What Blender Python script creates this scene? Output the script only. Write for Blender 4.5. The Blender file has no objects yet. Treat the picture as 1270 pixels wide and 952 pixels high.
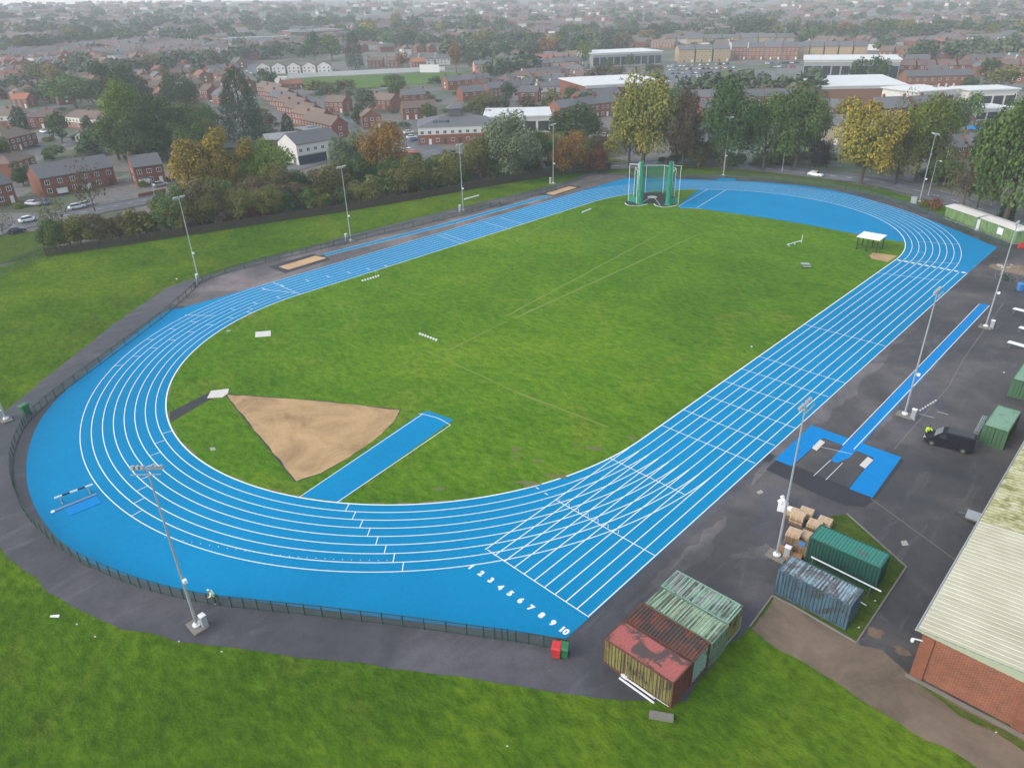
import bpy, bmesh, math, random
from mathutils import Vector, Matrix, noise
from mathutils.geometry import tessellate_polygon
random.seed(11)
R = random.Random(5)
PI = math.pi
S = bpy.context.scene
COL = S.collection
rad = math.radians

# ------------------------------------------------------------------ camera solved from the 400 m track
CX, CY, CZ = 74.574, -102.414, 44.796
YAW, PITCH, ROLL, FOC = -0.77281, 0.48841, -0.02841, 884.32
_cy, _sy, _cp, _sp = math.cos(YAW), math.sin(YAW), math.cos(PITCH), math.sin(PITCH)
FW = Vector((_sy*_cp, _cy*_cp, -_sp)); _rt = Vector((_cy, -_sy, 0)); _up = _rt.cross(FW)
RT = _rt*math.cos(ROLL) + _up*math.sin(ROLL); UP = _up*math.cos(ROLL) - _rt*math.sin(ROLL)
EYE = Vector((CX, CY, CZ))

def zt(x, y):
    """terrain height: level near the ground, rising gently into hills beyond"""
    dx, dy = x-CX, y-CY
    d = math.hypot(dx, dy); u = d-300
    if u <= 0: return 0.0
    th = math.atan2(dx*_cy - dy*_sy, dx*_sy + dy*_cy)          # bearing from the view axis
    k = max(0.0, min(1.0, (th+0.62)/1.2)); a = 5.5e-5*(1-k)**1.3 + 2.7e-5
    z = a*u*u/(1+u/1500)
    return 95*(1-math.exp(-z/95))

def P(px, py, z=None):
    """ground point seen at a photo position; z = fixed height"""
    d = FW + RT*((px-635)/FOC) - UP*((py-476)/FOC)
    if z is not None:
        t = (z-CZ)/d.z; q = EYE + d*t; return Vector((q.x, q.y, z))
    t = 20.0
    for _ in range(4000):
        q = EYE + d*t
        if q.z <= zt(q.x, q.y): break
        t *= 1.01
        if t > 4500: break
    lo, hi = t/1.01, t
    for _ in range(25):
        m = (lo+hi)/2; q = EYE + d*m
        if q.z <= zt(q.x, q.y): hi = m
        else: lo = m
    q = EYE + d*hi
    return Vector((q.x, q.y, zt(q.x, q.y)))

def mpp(q):
    """metres per photo pixel at a point"""
    return (Vector(q)-EYE).dot(FW)/FOC

# ------------------------------------------------------------------ tags
LABELS = {}
def tag(o, label=None, cat=None, group=None, kind=None):
    if label:
        o['label'] = label
        if kind is None: LABELS.setdefault(label, []).append(group)
    if cat: o['category'] = cat
    if group: o['group'] = group
    if kind: o['kind'] = kind
    return o

def empty(name, loc=(0, 0, 0), rz=0.0):
    o = bpy.data.objects.new(name, None); COL.objects.link(o)
    o.location = loc; o.rotation_euler = (0, 0, rz); o.empty_display_size = 0.3
    return o

def link(name, me, parent=None, loc=(0, 0, 0), rz=0.0):
    o = bpy.data.objects.new(name, me); COL.objects.link(o)
    o.location = loc; o.rotation_euler = (0, 0, rz)
    if parent is not None: o.parent = parent
    return o

def copy_tree(o, parent=None):
    c = o.copy(); COL.objects.link(c)
    if parent is not None: c.parent = parent
    for ch in list(o.children): copy_tree(ch, c)
    return c

# ------------------------------------------------------------------ mesh builder
class MB:
    def __init__(s): s.v = []; s.f = []; s.m = []
    def add(s, vs, fs, m=0):
        b = len(s.v); s.v += [tuple(v) for v in vs]
        for f in fs: s.f.append(tuple(i+b for i in f)); s.m.append(m)
    def box(s, c, d, rz=0.0, m=0, top=1.0):
        x, y, z = d[0]/2, d[1]/2, d[2]/2; ca, sa = math.cos(rz), math.sin(rz)
        vs = []
        for sz in (-1, 1):
            k = top if sz > 0 else 1
            for sx, sy in ((-1, -1), (1, -1), (1, 1), (-1, 1)):
                a, b = sx*x*k, sy*y*k
                vs.append((c[0]+a*ca-b*sa, c[1]+a*sa+b*ca, c[2]+sz*z))
        s.add(vs, [(3, 2, 1, 0), (4, 5, 6, 7), (0, 1, 5, 4), (1, 2, 6, 5), (2, 3, 7, 6), (3, 0, 4, 7)], m)
    def tube(s, p, q, r0, r1=None, n=8, m=0, caps=True):
        r1 = r0 if r1 is None else r1
        p, q = Vector(p), Vector(q); d = (q-p).normalized()
        a = d.orthogonal().normalized(); b = d.cross(a)
        vs = [p+(a*math.cos(2*PI*i/n)+b*math.sin(2*PI*i/n))*r0 for i in range(n)]
        vs += [q+(a*math.cos(2*PI*i/n)+b*math.sin(2*PI*i/n))*r1 for i in range(n)]
        fs = [(i, (i+1) % n, n+(i+1) % n, n+i) for i in range(n)]
        if caps: fs += [tuple(range(n-1, -1, -1)), tuple(range(n, 2*n))]
        s.add(vs, fs, m)
    def bar(s, p, q, w, h, m=0):
        """rectangular bar from p to q, w wide sideways, h high"""
        p, q = Vector(p), Vector(q); d = (q-p).normalized()
        side = d.cross(Vector((0, 0, 1)))
        side = Vector((1, 0, 0)) if side.length < 1e-4 else side.normalized()
        up = side.cross(d)
        vs = [b+side*sx*w/2+up*sz*h/2 for b in (p, q) for sx, sz in ((-1, -1), (1, -1), (1, 1), (-1, 1))]
        s.add(vs, [(0, 1, 2, 3), (7, 6, 5, 4), (0, 4, 5, 1), (1, 5, 6, 2), (2, 6, 7, 3), (3, 7, 4, 0)], m)
    def poly(s, pts, z=None, m=0):
        vs = [Vector((p[0], p[1], p[2] if z is None else z)) for p in pts]
        tris = tessellate_polygon([[Vector((v.x, v.y, 0)) for v in vs]])
        out = []
        for t in tris:
            a, b, c = (vs[i] for i in t)
            out.append(t if (b-a).cross(c-a).z > 0 else t[::-1])
        s.add(vs, out, m)
    def strip(s, pts, w, z, m=0, closed=False):
        """flat ribbon w wide along a 2D polyline at height z"""
        P2 = [Vector((p[0], p[1])) for p in pts]; n = len(P2); L = []
        for i in range(n):
            a = P2[i-1] if (i > 0 or closed) else P2[i]; b = P2[(i+1) % n] if (i < n-1 or closed) else P2[i]
            d = (b-a).normalized(); L.append(Vector((-d.y, d.x))*w/2)
        vs = []
        for p, o in zip(P2, L): vs += [(p.x-o.x, p.y-o.y, z), (p.x+o.x, p.y+o.y, z)]
        fs = []
        for i in range(n if closed else n-1):
            a, b = 2*i, 2*((i+1) % n); fs.append((a, b, b+1, a+1))
        s.add(vs, fs, m)
    def wallstrip(s, pts, h, z0=0.0, m=0, thick=0.0):
        for a, b in zip(pts[:-1], pts[1:]):
            if thick:
                s.bar((a[0], a[1], z0+h/2), (b[0], b[1], z0+h/2), thick, h, m)
            else:
                s.add([(a[0], a[1], z0), (b[0], b[1], z0), (b[0], b[1], z0+h), (a[0], a[1], z0+h)], [(0, 1, 2, 3)], m)
    def mesh(s, name, mats, smooth=False):
        me = bpy.data.meshes.new(name); me.from_pydata(s.v, [], s.f)
        for m in (mats if isinstance(mats, (list, tuple)) else [mats]): me.materials.append(m)
        me.polygons.foreach_set('material_index', s.m)
        if smooth: me.polygons.foreach_set('use_smooth', [True]*len(s.f))
        me.update(); return me
    def sweep(s, pts, w, h, m=0):
        """one continuous rectangular rail along a path"""
        pts = [Vector(p) for p in pts]; n = len(pts); vs = []
        for i, p in enumerate(pts):
            d = pts[min(i+1, n-1)]-pts[max(i-1, 0)]; sd = Vector((-d.y, d.x, 0)).normalized()*w/2
            vs += [p-sd-Vector((0, 0, h/2)), p+sd-Vector((0, 0, h/2)), p+sd+Vector((0, 0, h/2)), p-sd+Vector((0, 0, h/2))]
        fs = [(4*i+k, 4*i+4+k, 4*i+4+(k+1) % 4, 4*i+(k+1) % 4) for i in range(n-1) for k in range(4)]
        s.add(vs, fs+[(0, 1, 2, 3), (4*n-1, 4*n-2, 4*n-3, 4*n-4)], m)
    def build(s, name, mats, parent=None, loc=(0, 0, 0), rz=0.0, smooth=False):
        return link(name, s.mesh(name, mats, smooth), parent, loc, rz)

# ------------------------------------------------------------------ materials
MATS = {}
class NT:
    def __init__(s, name):
        s.mat = bpy.data.materials.new(name); s.mat.use_nodes = True; s.t = s.mat.node_tree
        s.b = s.t.nodes['Principled BSDF']
    def n(s, typ, **kw):
        nd = s.t.nodes.new(typ)
        for k, v in kw.items():
            if k in nd.inputs: nd.inputs[k].default_value = v
            else: setattr(nd, k, v)
        return nd
    def l(s, a, b): s.t.links.new(a, b)
    def noise(s, vec, scale, detail=4, rough=.55, dist=0):
        nd = s.n('ShaderNodeTexNoise'); nd.inputs['Scale'].default_value = scale
        nd.inputs['Detail'].default_value = detail; nd.inputs['Roughness'].default_value = rough
        nd.inputs['Distortion'].default_value = dist
        if vec is not None: s.l(vec, nd.inputs['Vector'])
        return nd.outputs['Fac']
    def ramp(s, fac, stops):
        nd = s.n('ShaderNodeValToRGB'); e = nd.color_ramp.elements
        while len(e) < len(stops): e.new(.5)
        for i, (p, c) in enumerate(stops):
            e[i].position = p; e[i].color = (c, c, c, 1) if not hasattr(c, '__len__') else (*c, 1)
        s.l(fac, nd.inputs['Fac']); return nd.outputs['Color']
    def mix(s, fac, a, b, mode='MIX'):
        nd = s.n('ShaderNodeMix'); nd.data_type = 'RGBA'; nd.blend_type = mode
        for sock, v in ((nd.inputs[0], fac), (nd.inputs[6], a), (nd.inputs[7], b)):
            if isinstance(v, bpy.types.NodeSocket): s.l(v, sock)
            elif hasattr(v, '__len__'): sock.default_value = (*v, 1)
            else: sock.default_value = v if sock == nd.inputs[0] else (v, v, v, 1)
        return nd.outputs[2]
    def math(s, op, a, b=0.0):
        nd = s.n('ShaderNodeMath'); nd.operation = op
        for sock, v in ((nd.inputs[0], a), (nd.inputs[1], b)):
            if isinstance(v, bpy.types.NodeSocket): s.l(v, sock)
            else: sock.default_value = v
        return nd.outputs[0]
    def pos(s): return s.n('ShaderNodeNewGeometry').outputs['Position']
    def objc(s): return s.n('ShaderNodeTexCoord').outputs['Object']
    def scalev(s, v, sc):
        nd = s.n('ShaderNodeMapping'); s.l(v, nd.inputs['Vector']); nd.inputs['Scale'].default_value = sc; return nd.outputs[0]
    def fin(s, col, rough=.8, bump=None, bs=.3, bd=.05, metal=0, spec=None):
        if isinstance(col, bpy.types.NodeSocket): s.l(col, s.b.inputs['Base Color'])
        else: s.b.inputs['Base Color'].default_value = (*col, 1)
        if isinstance(rough, bpy.types.NodeSocket): s.l(rough, s.b.inputs['Roughness'])
        else: s.b.inputs['Roughness'].default_value = rough
        s.b.inputs['Metallic'].default_value = metal
        if spec is not None: s.b.inputs['Specular IOR Level'].default_value = spec
        if bump is not None:
            nd = s.n('ShaderNodeBump'); nd.inputs['Strength'].default_value = bs; nd.inputs['Distance'].default_value = bd
            s.l(bump, nd.inputs['Height']); s.l(nd.outputs[0], s.b.inputs['Normal'])
        MATS[s.mat.name] = s.mat
        return s.mat

def simple(name, c, rough=.7, var=.18, scale=1.5, metal=0, bump=0, world=False, spec=None, rnd=0.0):
    """plain coloured material with uneven tone and grime"""
    t = NT(name); v = t.pos() if world else t.objc()
    f = t.noise(v, scale, 5, .6); g = t.noise(v, scale*7, 3, .6)
    a = [max(0, x*(1-var)) for x in c]; b = [min(1, x*(1+var)) for x in c]
    col = t.mix(f, a, b); col = t.mix(t.math('MULTIPLY', g, .35), col, [x*.75 for x in c])
    if rnd:
        hs = t.n('ShaderNodeHueSaturation'); r = t.n('ShaderNodeObjectInfo').outputs['Random']
        t.l(col, hs.inputs['Color']); t.l(t.math('ADD', t.math('MULTIPLY', r, rnd*2), 1-rnd), hs.inputs['Value'])
        t.l(t.math('ADD', t.math('MULTIPLY', r, .02), .49), hs.inputs['Hue']); col = hs.outputs[0]
    return t.fin(col, rough, g if bump else None, bump, .03, metal, spec)

def M(n): return MATS[n]

def grass_mat(name, dark, mid, lite, dry=(.15, .13, .035), dry_amt=.5, big=.02):
    t = NT(name); p = t.pos()
    mp = t.n('ShaderNodeMapping'); t.l(p, mp.inputs['Vector']); mp.inputs['Rotation'].default_value = (0, 0, .75); mp.inputs['Scale'].default_value = (.55, 1, 1); ps = mp.outputs[0]
    a = t.noise(p, big, 4, .6, .8); b = t.noise(ps, .22, 6, .72, .5); c = t.noise(ps, 1.3, 5, .72, .2); d = t.noise(p, 4.5, 3, .65)
    f = t.math('ADD', t.math('MULTIPLY', a, .42), t.math('ADD', t.math('MULTIPLY', b, .33), t.math('MULTIPLY', c, .25)))
    col = t.ramp(f, [(.36, dark), (.5, mid), (.63, lite)])
    e = t.noise(p, .055, 6, .72, 1.4); em = t.ramp(e, [(.53, 0), (.70, dry_amt)])
    col = t.mix(t.math('MULTIPLY', em, t.ramp(c, [(.36, 0.1), (.6, 1.0)])), col, dry)
    e2 = t.noise(ps, .6, 4, .7, .8); col = t.mix(t.ramp(e2, [(.60, 0.0), (.78, .4)]), col, [x*.55 for x in mid])
    col = t.mix(.6, col, t.ramp(c, [(.32, .62), (.52, 1.0), (.72, 1.3)]), 'MULTIPLY')
    col = t.mix(.4, col, t.ramp(d, [(.3, .68), (.7, 1.3)]), 'MULTIPLY')
    h = t.math('ADD', t.math('MULTIPLY', c, 1.0), t.math('MULTIPLY', d, .5))
    return t.fin(col, .95, h, .5, .35, spec=.03)

grass_mat('turf', (.046, .118, .010), (.086, .186, .013), (.150, .245, .018), dry=(.21, .205, .034), dry_amt=.55)
grass_mat('bank_grass', (.031, .078, .007), (.066, .130, .009), (.124, .190, .013), (.135, .125, .028), .55, .035)
grass_mat('rough_grass', (.045, .075, .014), (.075, .115, .018), (.11, .14, .03), (.13, .1, .045), .6)
grass_mat('pitch_grass', (.07, .13, .03), (.09, .16, .035), (.11, .18, .04), dry_amt=.15)

def tarmac(name, c, patch=.35, wet=.3, tint=(1.0, .95, .92)):
    t = NT(name); p = t.pos()
    a = t.noise(p, .05, 5, .65, 1.0); b = t.noise(p, .4, 5, .7); d = t.noise(p, 5, 3, .7)
    col = t.ramp(a, [(.34, [x*(1-patch) for x in c]), (.5, c), (.64, [x*(1+patch*1.9)*k for x, k in zip(c, tint)])])
    col = t.mix(.55, col, t.ramp(b, [(.32, .62), (.5, 1.0), (.72, 1.35)]), 'MULTIPLY')
    st = t.noise(t.scalev(p, (1, .25, 1)), .3, 4, .6, 2.0)
    col = t.mix(t.ramp(st, [(.56, 0.0), (.70, .5)]), col, [x*2.1 for x in c])
    col = t.mix(.5, col, t.ramp(d, [(.3, .75), (.7, 1.25)]), 'MULTIPLY')
    r = t.ramp(a, [(.35, .75-wet), (.6, .85)])
    return t.fin(col, r, d, .25, .02)
tarmac('path_tarmac', (.055, .054, .062), wet=.25)
tarmac('yard_tarmac', (.052, .049, .050), .5)
tarmac('old_tarmac', (.105, .092, .090), .4, .1)
tarmac('worn_tarmac', (.078, .073, .074), .5, .1)
tarmac('new_tarmac', (.026, .025, .031), .15, .1)
tarmac('road_tarmac', (.10, .10, .108), .2, .25)

def track_mat(name, c):
    t = NT(name); p = t.pos(); wv_ = t.noise(p, .012, 3, .5); sc_ = t.noise(t.scalev(p, (1.6, .12, 1)), .9, 5, .75, .4)
    a = t.noise(p, .06, 4, .6, .6); b = t.noise(p, 1.6, 5, .7); d = t.noise(p, 9, 2, .7)
    col = t.ramp(a, [(.3, [x*.93 for x in c]), (.7, [min(1, x*1.06) for x in c])])
    col = t.mix(t.ramp(sc_, [(.60, 0.0), (.80, .16)]), col, (.10, .22, .36)); col = t.mix(.5, col, t.ramp(wv_, [(.38, .88), (.62, 1.1)]), 'MULTIPLY')
    col = t.mix(.28, col, t.ramp(b, [(.3, .78), (.7, 1.2)]), 'MULTIPLY')
    col = t.mix(.22, col, t.ramp(d, [(.3, .7), (.7, 1.25)]), 'MULTIPLY')
    return t.fin(col, .8, d, .15, .01, spec=.08)
track_mat('track_blue', (.0004, .212, .42))
track_mat('runway_blue', (.002, .205, .51))
track_mat('pad_blue', (.006, .22, .55))
simple('line_white', (.84, .86, .88), .6, .05, world=True)
simple('concrete', (.36, .34, .31), .85, .25, .8, world=True)
simple('pale_concrete', (.62, .58, .52), .85, .15, .8, world=True)
def sand_mat(name, c, c2):
    t = NT(name); p = t.pos(); a = t.noise(p, .18, 6, .65, 1.0); b = t.noise(p, 2.2, 4, .7)
    col = t.ramp(a, [(.32, c2), (.55, c), (.72, [x*1.15 for x in c])])
    col = t.mix(.4, col, t.ramp(b, [(.3, .75), (.7, 1.2)]), 'MULTIPLY')
    return t.fin(col, .95, b, .3, .05)
sand_mat('sand', (.43, .28, .135), (.27, .165, .075))
sand_mat('pit_sand', (.52, .33, .17), (.42, .27, .14))
sand_mat('dirt', (.185, .135, .095), (.11, .082, .056))
simple('town_gravel', (.13, .13, .13), .9, .3, .15, world=True)

# mixed garden ground of the town
def town_mat():
    t = NT('town_ground'); p = t.pos()
    v = t.n('ShaderNodeTexVoronoi'); v.inputs['Scale'].default_value = .07; t.l(p, v.inputs['Vector'])
    cell = t.n('ShaderNodeSeparateColor'); t.l(v.outputs['Color'], cell.inputs[0])
    a = t.noise(p, .035, 4, .6); b = t.noise(p, .5, 4, .7)
    col = t.ramp(cell.outputs[0], [(0, (.065, .08, .04)), (.25, (.085, .10, .05)), (.42, (.15, .145, .135)), (.6, (.13, .125, .12)), (.8, (.17, .14, .125)), (1, (.10, .105, .065))])
    col = t.mix(t.ramp(a, [(.52, 0.0), (.70, .6)]), col, (.06, .075, .036))
    col = t.mix(.7, col, t.ramp(b, [(.3, .55), (.7, 1.35)]), 'MULTIPLY')
    return t.fin(col, .9, b, .3, .3)
town_mat()
HAZE, SUN, EXPO = .00028, 0.9, 1.03
# ------------------------------------------------------------------ ground and the stadium surfaces
def struct(name, mb, mat, parent=None):
    o = mb.build(name, mat, parent)
    if parent is None: o['kind'] = 'structure'
    return o
def PX(lst, z=0.0): return [P(x, y, 0.0).xy for x, y in lst]
def dens(pts, step=6):
    out = []
    for a, b in zip(pts, pts[1:]+pts[:1]):
        n = max(1, int((Vector(b)-Vector(a)).length/step))
        for i in range(n): out.append(Vector(a).lerp(Vector(b), i/n))
    return out
def smooth_line(pts, n=6):
    """Catmull-Rom through 2D points"""
    pts = [Vector(p) for p in pts]; out = []
    for i in range(len(pts)-1):
        p0 = pts[max(i-1, 0)]; p1 = pts[i]; p2 = pts[i+1]; p3 = pts[min(i+2, len(pts)-1)]
        for k in range(n):
            t = k/n
            out.append(.5*((2*p1)+(-p0+p2)*t+(2*p0-5*p1+4*p2-p3)*t*t+(-p0+3*p1-3*p2+p3)*t**3))
    out.append(pts[-1]); return out
def wobble(pts, amp, step=1.2, seed=0):
    out = []
    q = dens(pts, step)
    for i, p in enumerate(q):
        k = noise.noise(Vector((p.x*.35+seed, p.y*.35, 0)))*amp + noise.noise(Vector((p.x*1.3, p.y*1.3, seed)))*amp*.5
        out.append(p+Vector((k, noise.noise(Vector((p.y*.4, p.x*.4, seed+9)))*amp)))
    return out

# terrain: polar sheet out past the hills
g = MB(); rings = [0, 60, 150, 230, 300]; r = 300
while r < 4200: r *= 1.09; rings.append(r)
NA = 128
vs = []
for rr in rings:
    for k in range(NA):
        a = 2*PI*k/NA; x, y = CX+rr*math.cos(a), CY+rr*math.sin(a)
        n = noise.noise(Vector((x*.004, y*.004, 0)))*min(1.0, max(0, (rr-600)*.002))
        vs.append((x, y, zt(x, y)+n-.04))
fs = [(i*NA+k, (i+1)*NA+k, (i+1)*NA+(k+1) % NA, i*NA+(k+1) % NA) for i in range(len(rings)-1) for k in range(NA)]
g.add(vs, fs); struct('ground', g, M('town_ground'))

# sports ground grass, banks
gb = MB()
bank = PX([(-60, 350), (60, 312), (250, 283), (430, 255), (600, 224), (757, 203), (860, 206), (1010, 220), (1100, 236), (1215, 268), (1330, 310), (1500, 420), (1600, 900)])
bank += [Vector((110, -110)), Vector((60, -150)), Vector((-40, -150)), Vector((-150, -130))]
gb.poly(bank, -.012); struct('sports_ground_grass', gb, M('bank_grass'))

# tarmac apron and path round the track
pt = MB()
outer_path = PX([(43, 717), (68, 740), (113, 762), (151, 779), (219, 795), (320, 807), (446, 823), (547, 836), (640, 849.5), (716, 861), (766, 868), (850, 868), (900, 800), (931, 776), (958, 739),
                 (1062, 797), (1127, 834)]) + [Vector((71, -56)), Vector((112, -56)), Vector((112, 40))]
outer_path += PX([(1290, 306), (1256, 301), (1211, 285), (1169, 268), (1139, 254), (1105, 245), (1046, 234), (960, 222), (890, 217), (840, 218), (778, 216), (735, 213), (690, 229), (640, 241), (574, 256), (537, 265.5),
                 (428, 293), (380, 307), (320, 322), (270, 338), (237, 346), (209, 356), (141, 401), (45, 478), (0, 514), (-22, 545), (-28, 600), (-12, 655), (10, 692)])
pt.poly(wobble(outer_path, .28), 0.0)
struct('path', pt, M('path_tarmac'))
ot = MB()   # older greyer tarmac between the fence and the back straight
ot.poly(wobble(PX([(243, 352), (330, 322), (430, 297), (574, 259), (640, 243), (700, 230), (735, 216), (778, 218), (776, 221), (700, 242), (542, 291.5), (440, 319), (338, 351), (235, 381), (212, 377)]), .2), .006)
struct('run_up_apron', ot, M('old_tarmac'))
yt = MB()   # yard along the home straight
yt.poly(wobble(PX([(1237, 308), (1262, 304), (1290, 306)])+[Vector((112, 40)), Vector((112, -56)), Vector((71, -56))]+PX([(1062, 795), (1095, 750), (1124, 703), (1050, 636), (1000, 640), (958, 738), (915, 760), (838, 704), (760, 760)]) , .15), .006)
struct('yard', yt, M('yard_tarmac'))
nt = MB()
nt.poly(PX([(962, 571), (1006, 527), (1118, 567), (1121, 571), (1086, 618), (1073, 629), (1050, 627), (1012, 612), (950, 582)]), .010)
nt.poly(PX([(937, 570), (955, 573), (962, 565), (948, 560)]), .010)
struct('new_tarmac_patch', nt, M('new_tarmac'))
wo = MB()
for q_, w_ in (([(1150, 392), (1105, 428), (1040, 492), (985, 540), (930, 600)], 2.6), ([(1185, 420), (1120, 492), (1085, 540)], 1.6), ([(900, 640), (860, 690), (800, 735)], 2.2), ([(1010, 640), (960, 680), (905, 690)], 1.8), ([(1100, 770), (1080, 745), (1110, 700), (1150, 650)], 1.2), ([(1073, 790), (1050, 800), (1090, 740)], .8)):
    L_ = smooth_line(PX(q_), 8); A_ = []; B_ = []
    for i, p_ in enumerate(L_):
        d_ = (L_[min(i+1, len(L_)-1)]-L_[max(i-1, 0)]).normalized(); n_ = Vector((-d_.y, d_.x)); k_ = w_*.5*math.sin(PI*(i+.4)/(len(L_)+.2))
        A_.append(p_+n_*k_*R.uniform(.4, 1.2)); B_.append(p_-n_*k_*R.uniform(.4, 1.2))
    wo.poly(wobble(A_+B_[::-1], .25, .6, 2), .0085)
struct('worn_tarmac', wo, M('worn_tarmac'))
tp = MB()
tp.poly(PX([(952, 600), (1000, 622), (1040, 640), (990, 655), (958, 680), (930, 655)]), .0125)
tp.poly(PX([(1118, 480), (1150, 470), (1175, 500), (1140, 530), (1110, 540)]), .0125)
struct('tarmac_repair', tp, M('path_tarmac'))
dp = MB()
dp.poly(wobble(PX([(933, 777), (958, 739), (985, 752), (1062, 797), (1095, 806), (1127, 834), (1200, 874), (1270, 912), (1360, 958), (1345, 1010), (1240, 968), (1207, 950), (1177, 931), (1126, 904), (1071, 868), (1018, 836), (950, 795)]), .5, .45, 4), .012)
for x_, y_, r_ in ((1085, 784, .8), (1118, 806, .7)):
    c_ = P(x_, y_, 0); dp.poly([(c_.x+r_*math.cos(k*PI/8)*R.uniform(.45, 1.15), c_.y+r_*.8*math.sin(k*PI/8)*R.uniform(.45, 1.15)) for k in range(16)], .0135)
struct('dirt_track', dp, M('dirt'))
wv = MB()
wv.poly(wobble(PX([(1132, 842), (1270, 918), (1330, 950), (1330, 966), (1255, 924), (1190, 884)]), .5, 1.0, 7), .018)
struct('grass_verge', wv, M('rough_grass'))
gp = MB()
gpatch = PX([(961, 736), (1062, 794), (1122, 703), (1078, 663), (1050, 637), (1030, 640), (995, 690), (970, 715)])
gp.poly(wobble(gpatch, .1, 1.2, 3), .02)
struct('container_grass', gp, M('rough_grass'))

# blue track
C0, RI, LW = 42.195, 36.5, 1.22
def arc(cy, r, a0, a1, n=64): return [Vector((r*math.cos(a0+(a1-a0)*i/n), cy+r*math.sin(a0+(a1-a0)*i/n))) for i in range(n+1)]
edge_far = smooth_line(PX([(941, 225.8), (1000, 231), (1051, 240), (1105, 256), (1159, 275), (1237, 307)]), 5)
blue = PX([(730.5, 766), (702, 791.5)]) + smooth_line(PX([(702, 791.5), (640, 784), (500, 768.5), (320, 745.5), (240, 735), (171, 718), (111, 697), (68, 664), (41, 624), (32.5, 586), (38, 548), (55.5, 513), (86, 480), (140, 436), (202, 388.5), (226, 382)]), 6)[1:]
blue += [Vector((-46.4, -43)), Vector((-46.4, 20)), Vector((-46.4, 42))] + PX([(776, 221), (841, 222.2), (889, 223.6)]) + edge_far
blue += [Vector((48.75, 43.5))]
tk = MB(); tk.poly(blue, .02)
track = struct('running_track', tk, M('track_blue'))

# infield turf: the stadium shape less the blue D at the far end
dl = PX([(866, 235.5), (841, 256.7), (864, 258.5), (905, 264), (960, 272), (1008, 280), (1063, 290.4), (1117, 300)])
def ang(p, cy): return math.atan2(p.y-cy, p.x)
a_s = ang(dl[-1], C0); a_e = ang(dl[0], C0)
inf = [Vector((RI, -C0))] + [Vector((RI, C0))] + arc(C0, RI, 0, a_s, 8) + smooth_line(dl[::-1], 3) + arc(C0, RI, a_e, PI, 40) + arc(-C0, RI, PI, 2*PI, 90)
fi = MB(); fi.poly(inf, .032)
infield = struct('infield', fi, M('turf'))
simple('worn_turf', (.150, .215, .022), .9, .2, .9, world=True)
simple('scalped_turf', (.135, .145, .038), .9, .3, .6, world=True)
w = MB()
for a, b, wd in (((640, 394), (866, 291), .45), ((628, 392), (822, 288), .35), ((552, 436), (630, 398), .3), ((530, 436), (640, 486), .35), ((640, 486), (755, 530), .45), ((700, 262), (640, 300), .25)):
    q = [Vector(v) for v in PX([a, b])]; n = 14
    for i in range(n):
        pass
    w.poly(wobble([q[0]+(q[1]-q[0]).orthogonal().normalized()*wd*.55, q[1]+(q[1]-q[0]).orthogonal().normalized()*wd*.3, q[1]-(q[1]-q[0]).orthogonal().normalized()*wd*.3, q[0]-(q[1]-q[0]).orthogonal().normalized()*wd*.55], .16, .7, 5), .034+.0004*len(w.f)**.3)
struct('worn_line', w, M('worn_turf'), infield)
# bare and muddy scuffs along the inner edge
sc = MB()
for i_, (x, y, rx, ry) in enumerate(((655, 599, 1.6, .35), (690, 591, 1.4, .3), (640, 557, .6, .5), (667, 572, .5, .35), (738, 556, 1.0, .5), (784, 543, .7, .4), (545, 606, .7, .3), (640, 566, .5, .3), (310, 392, .8, .2), (361, 376, .8, .25))):
    c = P(x, y, 0); sc.poly([(c.x+rx*math.cos(k*PI/6)*R.uniform(.7, 1.2)*.9-ry*.3*math.sin(k*PI/6), c.y+rx*.5*math.cos(k*PI/6)+ry*math.sin(k*PI/6)*R.uniform(.7, 1.2)) for k in range(12)], .041+.0005*i_)
for i in range(26):     # pale edge of scalped turf beside the white kerb, near bend and home straight
    a = R.uniform(PI*1.1, PI*1.98); r0 = RI-.25
    sc.strip([Vector((r0*math.cos(a+k*.012), -C0+r0*math.sin(a+k*.012))) for k in range(4)], R.uniform(.2, .42), .0335+.0002*i)
struct('bare_patch', sc, M('scalped_turf'), infield)

# lane lines and markings
W_ = .092
ln = MB(); z = .030
for k in range(9):
    r = RI+LW*k; wd = W_ if k else .16
    L = arc(-C0, r, PI, 2*PI, 110)
    if k == 0: far = arc(C0, r, 0, PI, 110)
    else: far = arc(C0, r, 0, PI, 110)
    ln.strip(L+far, wd, z+.0005*k+(.006 if k == 0 else 0), closed=True)
YS, YE = -67.58, C0+.23
for k in range(11):
    x = RI+LW*k
    if k < 9: ln.strip([(x, YS), (x, -C0-2.4+.12*k)], W_, z+.006)
    else: ln.strip([(x, YS), (x, YE if k == 10 else YE-.4)], W_, z+.006)
ln.strip([(RI+12.2, YE), (RI+12.2, 58)], .01, z+.006)
for a, b in (((604.5, 681.7), (730.5, 765.2)), ((688.8, 619.7), (812, 688.8)), ((755.5, 567.8), (848.8, 613.1)), ((819.6, 527), (936.5, 574.6)),
             ((848.5, 508.5), (961, 552.5)), ((876, 490.5), (986.6, 531)), ((899, 473), (985, 501.5)), ((920, 457.6), (1027.5, 492.2)), ((941, 442), (1048, 475)), ((998, 402.5), (1098.5, 429.5)),
             ((1087.5, 338.5), (1167, 348)), ((1120, 323.5), (1188, 327)), ((338.5, 350.2), (372, 365)), ((543, 291.7), (573, 302.6)), ((551, 290), (578, 299.5)), ((600, 275.5), (633, 284.5)), ((620, 270), (650, 278))):
    q = PX([a, b]); ln.strip(q, .08, z+.010)
xx = RI
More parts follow.
